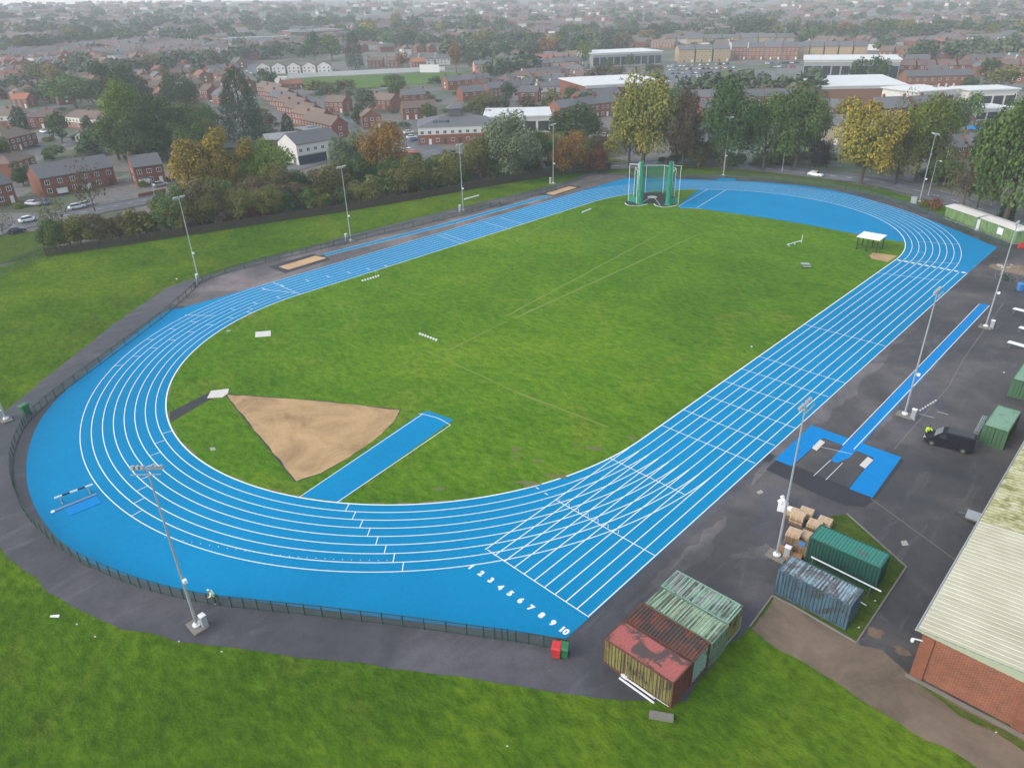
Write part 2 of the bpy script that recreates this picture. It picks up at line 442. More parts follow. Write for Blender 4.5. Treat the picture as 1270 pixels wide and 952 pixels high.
while xx < RI+12.2-.05:            # finish line in dashes, with the squares in each lane
    ln.strip([(xx+.1, YE), (xx+LW, YE)], .07, z+.010); ln.box((xx+.62, YE, z+.011), (.6, .6, .002)); xx += LW
def tick(px, py, wd=.08):
    p = P(px, py, 0)
    if p.y < -C0: c = Vector((0, -C0))
    elif p.y > C0: c = Vector((0, C0))
    else: c = None
    if c is not None:
        d = p.xy-c; k = math.floor((d.length-RI)/LW); d.normalize()
        a, b = c+d*(RI+LW*k), c+d*(RI+LW*(k+1))
    else:
        s_ = 1 if p.x > 0 else -1; k = math.floor((abs(p.x)-RI)/LW)
        a, b = Vector((s_*(RI+LW*k), p.y)), Vector((s_*(RI+LW*(k+1)), p.y))
    ln.strip([a, b], wd, z+.013)
for x, y in ((440, 590), (472, 632), (508, 672), (545, 713), (585, 755), (626, 797), (668, 840), (713, 882)): tick(320+.2522*x, 480+.2522*y)
for x, y in ((208.6, 535.8), (200, 547.6), (193.5, 562.8), (186.6, 577), (181, 592), (176, 606), (172.5, 621), (169.6, 636.5)): tick(x, y)
for x, y in ((145, 453.5), (168, 442), (191, 431.8), (189.6, 421.3), (213, 421.6), (214.5, 408.6), (236.5, 411.8), (240, 399.2), (263, 403.3), (283, 393.5), (287, 383.5), (308, 382.2), (307, 387)): tick(x, y)
for x, y in ((344, 368.5), (317, 376.3), (381, 347.8), (408, 343.5), (433, 338.3), (458, 334.2), (480, 330.5), (328, 358.5), (352, 355)): tick(x, y, .12)
for x, y in ((1136, 277.3), (1144, 288.5), (1139, 312.5), (1142, 300.5), (1170, 287), (1112, 262.5), (1152, 300.5), (1122, 268)): tick(x, y, .06)
# curved 800 m / 1500 m break lines
for pts in ([(1150, 300.3), (1165, 302), (1180, 303), (1190, 302.8)], [(325, 359), (345, 361), (366, 363.5)], [(229, 391), (252, 391.4), (268, 391.6)]):
    ln.strip(smooth_line(PX(pts), 4), .09, z+.016)
# small chute corner ticks
for k in range(7):
    x = RI+LW*k; ln.strip([(x-.1, -57.55), (x+.25, -57.05), (x+.55, -57.5)], .05, z+.014)
for x, y in ((666.5, 605.5), (677.5, 612.5)):
    p = P(x, y, 0); ln.strip([(p.x-.22, p.y), (p.x+.22, p.y)], .1, z+.014)
for i in range(26):
    x = 205+i*11; q = P(x, 664+13*math.sin((i+2)/26*PI*.75)+i*.9, 0); ln.box((q.x, q.y, z+.012), (.08, .08, .002))
struct('lane_markings', ln, M('line_white'), track)
# numerals behind the start line
def text_mesh(txt, size, mat, name, off=.02):
    cu = bpy.data.curves.new(name, 'FONT'); cu.body = txt; cu.size = size; cu.align_x = 'CENTER'; cu.align_y = 'CENTER'; cu.offset = off; cu.resolution_u = 3
    o = bpy.data.objects.new(name, cu); COL.objects.link(o)
    dg = bpy.context.evaluated_depsgraph_get(); dg.update()
    me = bpy.data.meshes.new_from_object(o.evaluated_get(dg)); bpy.data.objects.remove(o)
    me.materials.clear(); me.materials.append(mat); return me
for n, (x, y) in zip(range(1, 11), ((584.2, 703.1), (596.6, 711.2), (608.7, 719.6), (620.6, 728.4), (632.7, 736), (645.5, 744.8), (658, 753.6), (671.5, 763), (685.4, 772.5), (699.3, 782))):
    q = P(x, y, 0); o = link('lane_number', text_mesh(str(n), .82, M('line_white'), 'lane_number', .05), track, (q.x, q.y, z+.006))
# blue D markings, end pads
dm = MB()
for a, b in (((878.5, 234.5), (841.5, 256)), ((900, 236), (864, 258))): dm.strip(PX([a, b]), .1, .030)
dm.strip(PX([(841, 256.8), (864, 258.8), (872, 259.4)]), .08, .034)
struct('lane_markings', dm, M('line_white'), track)
bp = MB(); bp.poly(PX([(886, 224.5), (892, 221), (911, 221.6), (914, 225)]), .016); struct('take_off_pad', bp, M('track_blue'))
# long-jump runway and pits along the back straight
rw = MB(); rw.poly(PX([(399, 318.5), (402, 315), (560, 275), (660, 247), (690, 240), (691, 241.6), (664, 248.8), (562, 277.6)]), .012)
runway = struct('long_jump_runway', rw, M('track_blue'))
rl = MB()
for ln_ in ([(400, 318.8), (562, 277.8), (664, 249), (691, 241.8)], [(402, 314.8), (560, 274.8), (660, 246.8), (690, 239.8)]): rl.strip(PX(ln_), .09, .016)
struct('lane_markings', rl, M('line_white'), runway)
def pit(name, outerp, innerp):
    a = MB(); a.poly(PX(outerp), .012); e = struct(name, a, M('new_tarmac'))
    b = MB(); b.poly(wobble(PX(innerp), .06, .8), .018); struct('pit_sand', b, M('pit_sand'), e)
pit('sand_pit', [(332, 330.5), (389, 314.8), (394, 317.3), (403, 317), (410, 322), (354, 339)], [(345.5, 330.8), (391, 317.2), (405, 320), (357.5, 334.5)])
pit('sand_pit', [(669, 241), (706, 229.3), (722, 231.6), (688, 243.5)], [(676, 240), (706, 231), (716, 232.4), (686, 242)])
# shot circle strip, landing sector
st = MB(); st.poly(PX([(209, 512), (259, 487), (272, 491), (254, 499), (212, 524)]), .036); struct('circle_path', st, M('new_tarmac'))
sb = MB(); sec = PX([(277.5, 488), (298, 489.5), (400, 497), (497.5, 508)]) + smooth_line(PX([(497.5, 508), (491, 520), (474, 538), (450, 556), (425, 572), (398, 587), (366, 598)]), 4)[1:]
sb.poly([c for c in dens(sec, 3)], .036); struct('sector_border', sb, M('new_tarmac'))
ss = MB(); cen = sum((Vector(v) for v in sec), Vector((0, 0)))/len(sec)
ss.poly(wobble([cen+(Vector(v)-cen)*.976 for v in sec], .2, .5), .042); struct('shot_landing_sand', ss, M('sand'))
# javelin runway
jv = MB(); jv.poly(PX([(372, 616), (524, 511.5), (530, 509.5), (562.5, 520.5), (421, 622.5)]), .037); jav = struct('javelin_runway', jv, M('track_blue'))
jl = MB()
jl.strip(PX([(372, 616), (525, 513)]), .08, .041); jl.strip(PX([(418, 623), (559, 527)]), .08, .041)
jl.strip(smooth_line(PX([(519, 513), (530, 515), (545, 519.5), (559, 527.5)]), 5), .08, .043)
struct('lane_markings', jl, M('line_white'), jav)
# pole-vault runway with its U-shaped pad
pv = MB(); pv.poly(PX([(1216, 376.5), (1227, 378), (1054, 567), (1038, 574), (1030, 570.5), (1043, 556)]), .022)
pad = [(1006, 527), (1118, 567), (1082, 617), (1053, 606), (1083.5, 567.5), (1059, 557.5), (1045, 552), (1021, 543), (982, 578), (961, 570)]
pv.poly(PX(pad), .018); vault = struct('pole_vault_runway', pv, M('runway_blue'))
vl = MB(); vl.strip(PX([(1214.5, 377), (1045, 552)]), .08, .028); vl.strip(PX([(1227, 379), (1059, 557)]), .08, .028)
vl.strip(PX([(1009, 590), (1030, 570.5)]), .05, .020); vl.strip(PX([(1024, 595), (1045, 574)]), .05, .020); vl.strip(PX([(1008, 552), (1057, 563)]), .05, .030)
struct('lane_markings', vl, M('line_white'), vault)
vb = MB(); vb.poly(PX([(1021, 544), (1056, 556), (1082, 567.5), (1053, 605), (985, 577)]), .0145); struct('vault_box_surround', vb, M('yard_tarmac'))
dr = MB(); simple('drain', (.16, .145, .13), .8, .2, world=True)
for a, b in (((1245, 375), (1195, 445)), ((1195, 445), (1176, 480)), ((1176, 480), (1109, 557)), ((1080, 618), (1186, 695))): dr.strip(PX([a, b]), .12, .021)
struct('drain_channel', dr, M('drain'))
# kerb round the container grass
kb = MB()
for a, b in (((958, 739), (985, 752)), ((985, 752), (1062, 797)), ((1062, 797), (1124, 703)), ((1124, 703), (1050, 637)), ((930, 777), (958, 739))):
    q = PX([a, b]); kb.bar((*q[0], .06), (*q[1], .06), .13, .12)
simple('kerb_stone', (.21, .19, .165), .9, .35, 1.2, world=True)
struct('kerb', kb, M('kerb_stone'))
# roads
STREETS = []
def road(name, pts, wid, zz=.03, mat='road_tarmac', kerb=True):
    c = [P(x, y) for x, y in pts]; c2 = smooth_line([v.xy for v in c], 8)
    m = MB(); L = []
    for i, p in enumerate(c2):
        d = (c2[min(i+1, len(c2)-1)]-c2[max(i-1, 0)]).normalized(); L.append(Vector((-d.y, d.x)))
    def band(o0, o1, h, mi):
        vs = []
        for p, nrm in zip(c2, L):
            for o in (o0, o1):
                q = p+nrm*o; vs.append((q.x, q.y, zt(p.x, p.y)+h))
        m.add(vs, [(2*i, 2*i+2, 2*i+3, 2*i+1) if o0 > o1 else (2*i+1, 2*i+3, 2*i+2, 2*i) for i in range(len(c2)-1)], mi)
    band(wid/2, -wid/2, zz, 0)
    if kerb:
        band(wid/2+2, wid/2, zz+.1, 1); band(-wid/2, -wid/2-2, zz+.1, 1)
        for i in range(0, len(c2)-1, 2):
            p, q = c2[i], c2[i+1]; e = p.lerp(q, .7)
            m.strip([p, e], .14, zt(p.x, p.y)+zz+.02, 2)
    o = m.build(name, [M(mat), M('town_gravel'), M('line_white')]); o['kind'] = 'structure'; return o
road('road', [(-60, 304), (0, 284), (60, 271), (140, 256), (205, 243), (240, 233), (330, 216), (400, 196), (428, 180), (460, 173)], 7.5)
road('road', [(452, 176), (428, 158), (395, 136), (362, 113), (335, 96), (310, 82), (285, 70)], 7.5)
road('road', [(690, 200), (760, 206), (850, 200), (930, 207), (1010, 216), (1090, 226), (1180, 248), (1290, 285)], 6.5)
road('road', [(300, 222), (285, 200), (262, 170)], 5)
road('road', [(60, 185), (85, 178), (110, 170), (160, 172)], 5)
road('road', [(600, 106), (680, 92), (760, 94), (840, 100), (1000, 122), (1130, 136), (1290, 150)], 7)
for sx_ in ([(-10, 168), (50, 166), (120, 171)], [(-10, 140), (40, 139), (120, 142)], [(-10, 112), (60, 108), (110, 102)], [(130, 96), (220, 92), (300, 88)], [(20, 78), (160, 76), (300, 71)], [(400, 148), (470, 152), (548, 155)], [(560, 132), (640, 124), (722, 122)], [(630, 98), (700, 90), (730, 84)],
            [(850, 141), (930, 142), (1008, 145)], [(1100, 117), (1200, 113), (1290, 112)], [(820, 64), (950, 63), (1090, 66)], [(1120, 154), (1200, 158), (1290, 166)], [(1110, 96), (1290, 96)], [(560, 104), (640, 98)]):
    STREETS.append(sx_); road('street', sx_, 6, .03, kerb=False)
def lot(name, pts, mat='town_gravel', zz=.05):
    m = MB(); q = [P(x, y) for x, y in pts]; m.poly([(v.x, v.y, v.z+zz) for v in q]); o = m.build(name, M(mat)); o['kind'] = 'structure'; return o
lot('car_park', [(497, 170), (520, 166), (560, 190), (565, 202), (500, 205), (488, 188)], 'road_tarmac', .06)
lot('car_park', [(818, 88), (960, 88), (965, 100), (905, 103), (905, 114), (850, 114)], 'road_tarmac', .12)
lot('car_park', [(690, 96), (738, 84), (742, 78), (700, 82)], 'road_tarmac', .12)
lot('playing_field', [(352, 108), (368, 99), (460, 93.5), (560, 90.5), (602, 92), (612, 99), (540, 104), (450, 110), (390, 113)], 'pitch_grass', .25)
lot('grass_verge', [(748, 214), (760, 196), (800, 205), (930, 211), (1010, 221), (1085, 232), (1060, 237), (940, 221), (860, 209)], 'rough_grass', .02)
lot('grass_verge', [(-40, 335), (-40, 300), (60, 284), (95, 280), (60, 314), (30, 322)], 'rough_grass', .03)
# ------------------------------------------------------------------ things of the stadium
def thing(name, label, cat, loc=(0, 0, 0), rz=0.0, group=None):
    return tag(empty(name, loc, rz), label, cat, group)
simple('galv', (.42, .44, .46), .45, .15, 1.2, metal=.35)
simple('galv_dark', (.16, .165, .17), .5, .15, 1.2, metal=.3)
simple('white_paint', (.80, .80, .79), .5, .06)
simple('grey_paint', (.33, .35, .37), .6, .12)
simple('fence_green', (.018, .055, .042), .55, .2)
simple('bin_green', (.025, .16, .06), .5, .1); simple('bin_red', (.55, .03, .03), .5, .1); simple('bin_blue', (.05, .2, .5), .5, .1)
simple('black', (.015, .015, .017), .6, .2); simple('rubber', (.02, .02, .02), .85, .2)
simple('wood', (.26, .17, .10), .85, .25, 3); simple('pale_wood', (.62, .45, .29), .85, .18, 4); simple('orange_wood', (.42, .22, .10), .85, .2, 4)
simple('screen_glass', (.20, .235, .25), .2, .1)  # windscreen: reflection painted into the pale grey colour
simple('glass', (.03, .035, .04), .15, .1, spec=.8)
simple('lamp_glass', (.55, .57, .6), .25, .1)
simple('hivis', (.55, .85, .04), .6, .05); simple('hivis_pale', (.70, .82, .50), .6, .06); simple('cloth_dark', (.03, .035, .045), .9, .2); simple('cloth_green', (.02, .06, .03), .9, .2)
simple('skin', (.42, .25, .18), .6, .05); simple('hair', (.05, .035, .025), .8, .1)
simple('plastic_white', (.78, .79, .80), .5, .05)
def alpha_mat(name, c, a, scale=0):
    t = NT(name); t.fin(c, .7); t.b.inputs['Alpha'].default_value = a; return t.mat
alpha_mat('mesh_panel', (.05, .09, .08), .38); alpha_mat('net_green', (.02, .20, .12), .5); alpha_mat('net_faint', (.05, .20, .14), .22)
t = NT('net_bunched'); p = t.objc(); f = t.noise(t.scalev(p, (6, 6, .6)), 1, 4, .6)
t.fin(t.ramp(f, [(.35, (.008, .13, .075)), (.65, (.02, .30, .18))]), .8)

# fences: posts are parts, the mesh and rails are parts
def fence(name, label, pts, h, step, mat='fence_green', panel='mesh_panel', rails=(1.0, .05), post_w=.07, group=None, lean=0):
    pts = [Vector((p[0], p[1])) for p in pts]
    root = thing(name, label, 'fence', (pts[0].x, pts[0].y, zt(*pts[0])), 0, group)
    o0 = pts[0]; seq = [pts[0]]
    for a, b in zip(pts[:-1], pts[1:]):
        n = max(1, round((b-a).length/step))
        for i in range(1, n+1): seq.append(a.lerp(b, i/n))
    L = [Vector((p.x-o0.x, p.y-o0.y, zt(p.x, p.y)-zt(o0.x, o0.y))) for p in seq]
    for k in rails:
        rb = MB(); rb.sweep([a+Vector((0, 0, h*k)) for a in L], .05, .05); rb.build('rail', M(mat), root)
    pb = MB()
    for a, b in zip(L[:-1], L[1:]):
        pb.add([a+Vector((0, 0, .06)), b+Vector((0, 0, .06)), b+Vector((0, 0, h-.03)), a+Vector((0, 0, h-.03))], [(0, 1, 2, 3)])
    if panel: pb.build('mesh_panel', M(panel), root)
    m = MB(); m.box((0, 0, h/2+.03), (post_w, post_w, h+.06)); m.box((0, 0, .02), (.16, .16, .04)); pm = m.mesh('post', M(mat))
    for p in L: link('post', pm, root, p)
    return root
near = smooth_line(PX([(704, 806.5), (640, 795), (600, 789.5), (500, 776), (400, 764), (320, 755.5), (258, 748), (200, 735.5), (150, 719), (100, 696), (60, 667), (34, 640), (20, 612), (15.5, 585), (18, 558), (30, 530)]), 4)
fence('mesh_fence', 'green mesh fence curving round the near bend from the wheelie bins to the green bin', near, 1.15, 3.0)
west = smooth_line(PX([(30, 530), (45, 513), (80, 484), (140, 440), (200, 395), (238, 362), (243, 356)]), 4)
fence('mesh_fence', 'green mesh fence beside the path between the green bin and the grey mast cabinet', west, 1.15, 3.0)
back = smooth_line(PX([(243, 356), (262, 345), (330, 325.5), (430, 301), (500, 284.5), (574, 266.5), (640, 249), (690, 236)]), 3)
fence('mesh_fence', 'grey green mesh fence along the far side of the sand pits and back straight', back, 1.15, 3.4)
farf = smooth_line(PX([(778, 218), (840, 220), (960, 223.5), (1048, 236), (1105, 249.5), (1150, 266), (1200, 287), (1250, 307)]), 4)
fence('mesh_fence', 'dark mesh fence on the outside of the far bend by the trees', farf, 1.15, 3.4)
g1 = PX([(-20, 352), (0, 343), (30, 329), (58, 317)])
fence('palisade_fence', 'pale green palisade fence on the bank at the left edge beside the road', g1, 2.2, 2.8, 'galv_dark', 'mesh_panel', (.9, .15))
simple('dark_timber', (.060, .046, .038), .9, .35, 2)
bf = [(58, 318), (150, 304.5), (250, 289.5), (330, 277), (430, 262), (520, 246.5), (600, 232), (690, 217), (757, 210)]
def paling(name, label, px, h):
    pts = [P(*q).xy for q in px]; root = thing(name, label, 'fence', (*pts[0], 0)); o0 = pts[0]
    m = MB(); pst = MB(); pst.box((0, 0, h/2+.05), (.12, .12, h+.1)); pm = pst.mesh('post', M('dark_timber'))
    for a, b in zip(pts[:-1], pts[1:]):
        n = int((b-a).length/.22)
        for i in range(n):
            p = a.lerp(b, (i+.5)/n)-o0; hh = h*R.uniform(.93, 1.04)
            m.box((p.x, p.y, hh/2), (.15, .15, hh), math.atan2((b-a).y, (b-a).x))
        k = int((b-a).length/6)
        for i in range(k): p = a.lerp(b, i/k)-o0; link('post', pm, root, (p.x, p.y, 0))
    m.build('paling', M('dark_timber'), root)
    for k in (.25, .8): rb = MB(); rb.sweep([(*(a-o0), h*k) for a in pts], .22, .08); rb.build('rail', M('dark_timber'), root)
    return root
paling('paling_fence', 'long dark paling fence under the autumn tree belt behind the back straight', bf, 1.9)

# ---- floodlight masts
simple('plinth_concrete', (.20, .185, .16), .9, .35, 1.5)
def plinth_mesh():
    m = MB(); m.box((0, 0, .10), (1.7, 1.2, .20)); return m.mesh('plinth', M('plinth_concrete'))
def mast(label, base, h=15.8, heads=2, aim=0.0, cab=(1.1, -.1), spk=5.6, name='floodlight_mast', group='floodlight masts around the track', cabh=1.25):
    t = thing(name, label, 'floodlight', base, 0, group)
    link('plinth', plinth_m, t)
    m = MB(); m.tube((0, 0, .3), (0, 0, h*.5), .125, .09, 10); m.tube((0, 0, h*.5), (0, 0, h), .09, .055, 10); m.build('pole', M('galv'), t, smooth=False)
    b = MB(); b.tube((0, 0, .24), (0, 0, .36), .34, .34, 12); b.box((0, 0, .42), (.34, .34, .14)); b.build('base_flange', M('white_paint'), t)
    ca, sa = math.cos(aim), math.sin(aim)
    x = MB(); x.bar((-1.25*ca, -1.25*sa, h), (1.25*ca, 1.25*sa, h), .09, .09); x.bar((-1.1*ca+.35*sa, -1.1*sa-.35*ca, h-.25), (1.1*ca+.35*sa, 1.1*sa-.35*ca, h-.25), .07, .07)
    x.bar((0, 0, h-.5), (.35*sa, -.35*ca, h-.25), .06, .06); x.build('crossarm', M('galv'), t)
    for i in range(heads*3):
        k = i % 3; s_ = -1 if i < 3 else 1
        u = s_*(.32+.36*k); hx, hy = u*ca, u*sa
        hd = link('lamp_head', lamp_m, t, (hx, hy, h+.10), aim+s_*.45); hd.scale = (.85, .85, .8); link('lamp_glass', lampg_m, hd)
    if spk: link('junction_box', spk_m, t, (.17, .05, spk))
    if cab:
        c = link('control_cabinet', cab_m if cabh == 1.25 else cab_m2, t, (cab[0]*.8, cab[1]*.8, 0), .1); link('cabinet_lid', cabl_m, c, (0, 0, cabh))
    return t
plinth_m = plinth_mesh()
m = MB(); m.box((0, .06, .05), (.30, .30, .30), top=.8); m.box((0, -.05, -.10), (.08, .2, .05)); m.bar((-.18, -.05, 0), (.18, -.05, 0), .03, .22); lamp_m = m.mesh('lamp_head', M('galv'))
m = MB(); m.box((0, .215, .05), (.25, .02, .22)); lampg_m = m.mesh('lamp_glass', M('lamp_glass'))
m = MB(); m.box((.17, 0, 0), (.32, .28, .30)); m.box((-.02, 0, 0), (.12, .12, .1)); spk_m = m.mesh('junction_box', M('white_paint'))
def cabm(h):
    m = MB(); m.box((0, 0, h/2+.05), (.5, .42, h-.1)); m.box((0, 0, .05), (.56, .5, .1)); m.box((0, -.22, h/2), (.4, .02, h-.35)); return m.mesh('control_cabinet', M('grey_paint'))
cab_m = cabm(1.25); cab_m2 = cabm(1.6)
m = MB(); m.box((0, 0, .03), (.56, .48, .05)); m.box((0, 0, .07), (.46, .38, .04)); cabl_m = m.mesh('cabinet_lid', M('white_paint'))
mx = 57.0
mast('green grey floodlight mast with a cabinet beside the path at the near bend', (*P(245, 777, 0).xy, 0), aim=.77, cab=(.55, .55), spk=5.2)
mast('floodlight mast cut by the left picture edge beside the green bin', (*P(8, 521, 0).xy, 0), aim=-1.0, cab=(-.9, -.4), spk=None)
mast('floodlight mast by the fence corner at the start of the back straight', (*P(247, 349, 0).xy, 0), aim=-1.4, cab=(.7, -.5), cabh=1.6)
mast('floodlight mast beside the near long jump pit', (*P(435.5, 299, 0).xy, 0), aim=-1.5, cab=(-.9, -.8), cabh=1.6)
mast('floodlight mast beside the white barrier bar on the back straight', (*P(574.5, 262, 0).xy, 0), aim=-1.5, cab=(-.2, -1.1), cabh=1.6)
mast('floodlight mast by the far sand pit below the tree belt', (*P(686, 228, 0).xy, 0), aim=-1.5, cab=(-.8, -.5), cabh=1.6)
mast('floodlight mast on the blue pad in front of the dark round tree', (*P(897, 218, 0).xy, 0), aim=-2.6, cab=None)
mast('floodlight mast behind the far bend beside the grey cabinet and orange shrub', (*P(1140, 251, 0).xy, 0), aim=2.6, cab=None)
mast('floodlight mast at the far end of the pole vault runway', (*P(1222, 406, 0).xy, 0), aim=1.6, cab=(.9, .3))
mast('floodlight mast beside the pole vault runway next to the row of distance markers', (*P(1121.5, 515, 0).xy, 0), aim=1.6, cab=(1.2, -.2))
mast('floodlight mast standing between the pallet stacks and the blue container', (*P(963, 690, 0).xy, 0), aim=1.6, cab=(.9, .55))
def lamp_post(label, base, h, group='street lamps on the road', kind=0):
    t = thing('street_lamp', label, 'street lamp', base, 0, group)
    m = MB(); m.tube((0, 0, 0), (0, 0, h), .09, .05, 7); m.tube((0, 0, 0), (0, 0, 1.2), .12, .12, 7); m.tube((0, 0, h), (.9, -.6, h+.15), .04, .04, 6); m.build('pole', M('galv'), t)
    l_ = MB(); l_.box((1.1, -.73, h+.17), (.6, .3, .14), -.6); l_.build('lamp_head', M('white_paint'), t)
lamp_post('thin street lamp under the green trees beyond the far bend', P(969.5, 214), 8.5)
lamp_post('thin street lamp beside the road behind the far bend mast', P(1151, 243), 8.5)
lamp_post('street lamp on the pale traffic island by the detached brick house', P(192.5, 245), 5)
lamp_post('tall white column among the houses left of the dark conifer far off', P(382, 71), 22, None)

# ---- wheelie bins
def wheelie(label, p, rz, mat, sc=1.0, group=None):
    t = thing('wheelie_bin', label, 'bin', (p.x, p.y, 0), rz, group)
    b = MB(); b.add([(-.24, -.26, .08), (.24, -.26, .08), (.24, .24, .08), (-.24, .24, .08), (-.30, -.36, 1.0), (.30, -.36, 1.0), (.30, .34, 1.0), (-.30, .34, 1.0)], [(3, 2, 1, 0), (0, 1, 5, 4), (1, 2, 6, 5), (2, 3, 7, 6), (3, 0, 4, 7), (4, 5, 6, 7)])
    b.box((0, -.39, .97), (.66, .06, .07)); b.build('body', M(mat), t)
    l_ = MB(); l_.add([(-.33, -.42, 1.0), (.33, -.42, 1.0), (.33, .38, 1.04), (-.33, .38, 1.04), (-.27, -.34, 1.08), (.27, -.34, 1.08), (.27, .30, 1.13), (-.27, .30, 1.13)], [(0, 1, 5, 4), (1, 2, 6, 5), (2, 3, 7, 6), (3, 0, 4, 7), (4, 5, 6, 7)])
    l_.build('lid', M(mat), t); h_ = MB(); h_.tube((-.26, .42, 1.0), (.26, .42, 1.0), .025, n=6); h_.build('handle', M('black'), t)
    for s_ in (-1, 1): w_ = MB(); w_.tube((s_*.22, .28, .1), (s_*.30, .28, .1), .1, n=10); w_.build('wheel', M('rubber'), t)
    t.scale = (sc, sc, sc); return t
wheelie('red wheelie bin at the end of the mesh fence', P(690.5, 813, 0), .5, 'bin_red', 1.15)
wheelie('green wheelie bin next to the red one', P(700, 813, 0), .5, 'bin_green', 1.12)
wheelie('green bin standing on the path by the left bend of the fence', P(33.5, 513, 0), .3, 'bin_green', 1.3)
wheelie('pale blue bin by the yard clutter at the right edge', P(1264, 361, 0), .8, 'bin_blue', 1.3)

# ---- people
def skin_mesh(name, verts, edges, radii, mat, parent, sub=2, root=0):
    me = bpy.data.meshes.new(name); me.from_pydata([Vector(v) for v in verts], edges, [])
    o = bpy.data.objects.new(name, me); COL.objects.link(o)
    o.modifiers.new('Skin', 'SKIN'); sk = me.skin_vertices[0].data if me.skin_vertices else None
    if sk is None:
        me.attributes  # layer made by the modifier below
        bm = bmesh.new(); bm.from_mesh(me); bm.verts.layers.skin.verify(); bm.to_mesh(me); bm.free(); sk = me.skin_vertices[0].data
    for i, r in enumerate(radii): sk[i].radius = (r, r) if not hasattr(r, '__len__') else r; sk[i].use_root = (i == root)
    s_ = o.modifiers.new('Subdivision', 'SUBSURF'); s_.levels = sub; s_.render_levels = sub
    dg = bpy.context.evaluated_depsgraph_get(); dg.update()
    m2 = bpy.data.meshes.new_from_object(o.evaluated_get(dg)); bpy.data.objects.remove(o)
    m2.materials.clear(); m2.materials.append(mat)
    m2.polygons.foreach_set('use_smooth', [True]*len(m2.polygons))
    return link(name, m2, parent)
def person(label, loc, rz, lean, top_mat, leg_mat, arms, cap=None):
    """front faces +y; lean = forward bend of the trunk in radians"""
    t = thing('person', label, 'person', loc, rz)
    sl_, cl_ = math.sin(lean), math.cos(lean)
    def tr(x, f, u): return (x, f*cl_+u*sl_, .92+u*cl_-f*sl_)
    pel = (0, 0, .92); ch1 = tr(0, 0, .22); ch2 = tr(0, 0, .46); nk = tr(0, .02, .58); hd = tr(0, .06, .70); hd2 = tr(0, .07, .80)
    V = [pel, ch1, ch2, nk, hd, hd2]; E = [(0, 1), (1, 2), (2, 3), (3, 4), (4, 5)]; rr = [(.15, .11), (.14, .10), (.17, .11), .06, .095, .085]
    for s_ in (-1, 1):
        b = len(V); V += [(s_*.09, .0, .85), (s_*.105, .03, .48), (s_*.11, -.02, .09), (s_*.115, .13, .04)]
        rr += [.095, .062, .045, .04]; E += [(0, b), (b, b+1), (b+1, b+2), (b+2, b+3)]
        sh, el, ha = arms; b = len(V); V += [tr(s_*.19, 0, .48), tr(s_*el[0], el[1], el[2]), tr(s_*ha[0], ha[1], ha[2]), tr(s_*ha[0]*.96, ha[1]+.10, ha[2]+.01)]
        rr += [.065, .045, .032, .03]; E += [(2, b), (b, b+1), (b+1, b+2), (b+2, b+3)]
        for f in range(4):      # fingers
            c = len(V); V.append(tr(s_*(ha[0]*.96+(f-1.5)*.02), ha[1]+.18-.008*abs(f-1), ha[2]-.01)); rr.append(.010); E.append((b+3, c))
        c = len(V); V.append(tr(s_*(ha[0]*.96-.055), ha[1]+.12, ha[2]+.02)); rr.append(.011); E.append((b+2, c))
    skin_mesh('body', V, E, rr, M('skin'), t)
    jv_ = [tr(0, 0, -.04), ch1, ch2, tr(0, .01, .53)]; je = [(0, 1), (1, 2), (2, 3)]; jr = [(.185, .145), (.175, .135), (.20, .14), (.10, .09)]
    for s_ in (-1, 1):
        b = len(jv_); sh, el, ha = arms; jv_ += [tr(s_*.19, 0, .48), tr(s_*el[0], el[1], el[2]), tr(s_*ha[0], ha[1], ha[2])]; jr += [.085, .066, .055]; je += [(2, b), (b, b+1), (b+1, b+2)]
    skin_mesh('jacket', jv_, je, jr, M(top_mat), t)
    tv = [(0, 0, .93)]; te = []; trr = [(.165, .125)]
    for s_ in (-1, 1):
        b = len(tv); tv += [(s_*.09, 0, .83), (s_*.105, .03, .48), (s_*.11, -.02, .12)]; trr += [.115, .085, .075]; te += [(0, b), (b, b+1), (b+1, b+2)]
    skin_mesh('trousers', tv, te, trr, M(leg_mat), t)
    h = MB(); h.tube(tr(0, .03, .74), tr(0, .05, .89), .105, .07, 12); h.tube(tr(0, .04, .885), tr(0, .055, .92), .07, .03, 12); h.build('hair' if not cap else 'cap', M(cap or 'hair'), t, smooth=True)
    f = MB(); f.box(tr(0, .155, .73), (.03, .04, .045)); f.box(tr(.035, .148, .765), (.02, .012, .012), m=1); f.box(tr(-.035, .148, .765), (.02, .012, .012), m=1); f.box(tr(0, .143, .68), (.05, .012, .01), m=1); f.build('face', [M('skin'), M('hair')], t)
    return t
person('person in pale hi-vis jacket and dark trousers leaning over the mesh fence', (*P(268.2, 748.2, 0).xy, 0), 2.6, .35, 'hivis_pale', 'cloth_green', (.0, (.30, .10, .30), (.18, .32, .22)), 'white_paint')
person('person in bright yellow hi-vis jacket bending over the bonnet of the dark van', (*P(1148.5, 542.5, 0).xy, 0), -2.6, .3, 'hivis', 'cloth_dark', (.0, (.32, .14, .28), (.22, .36, .12)))

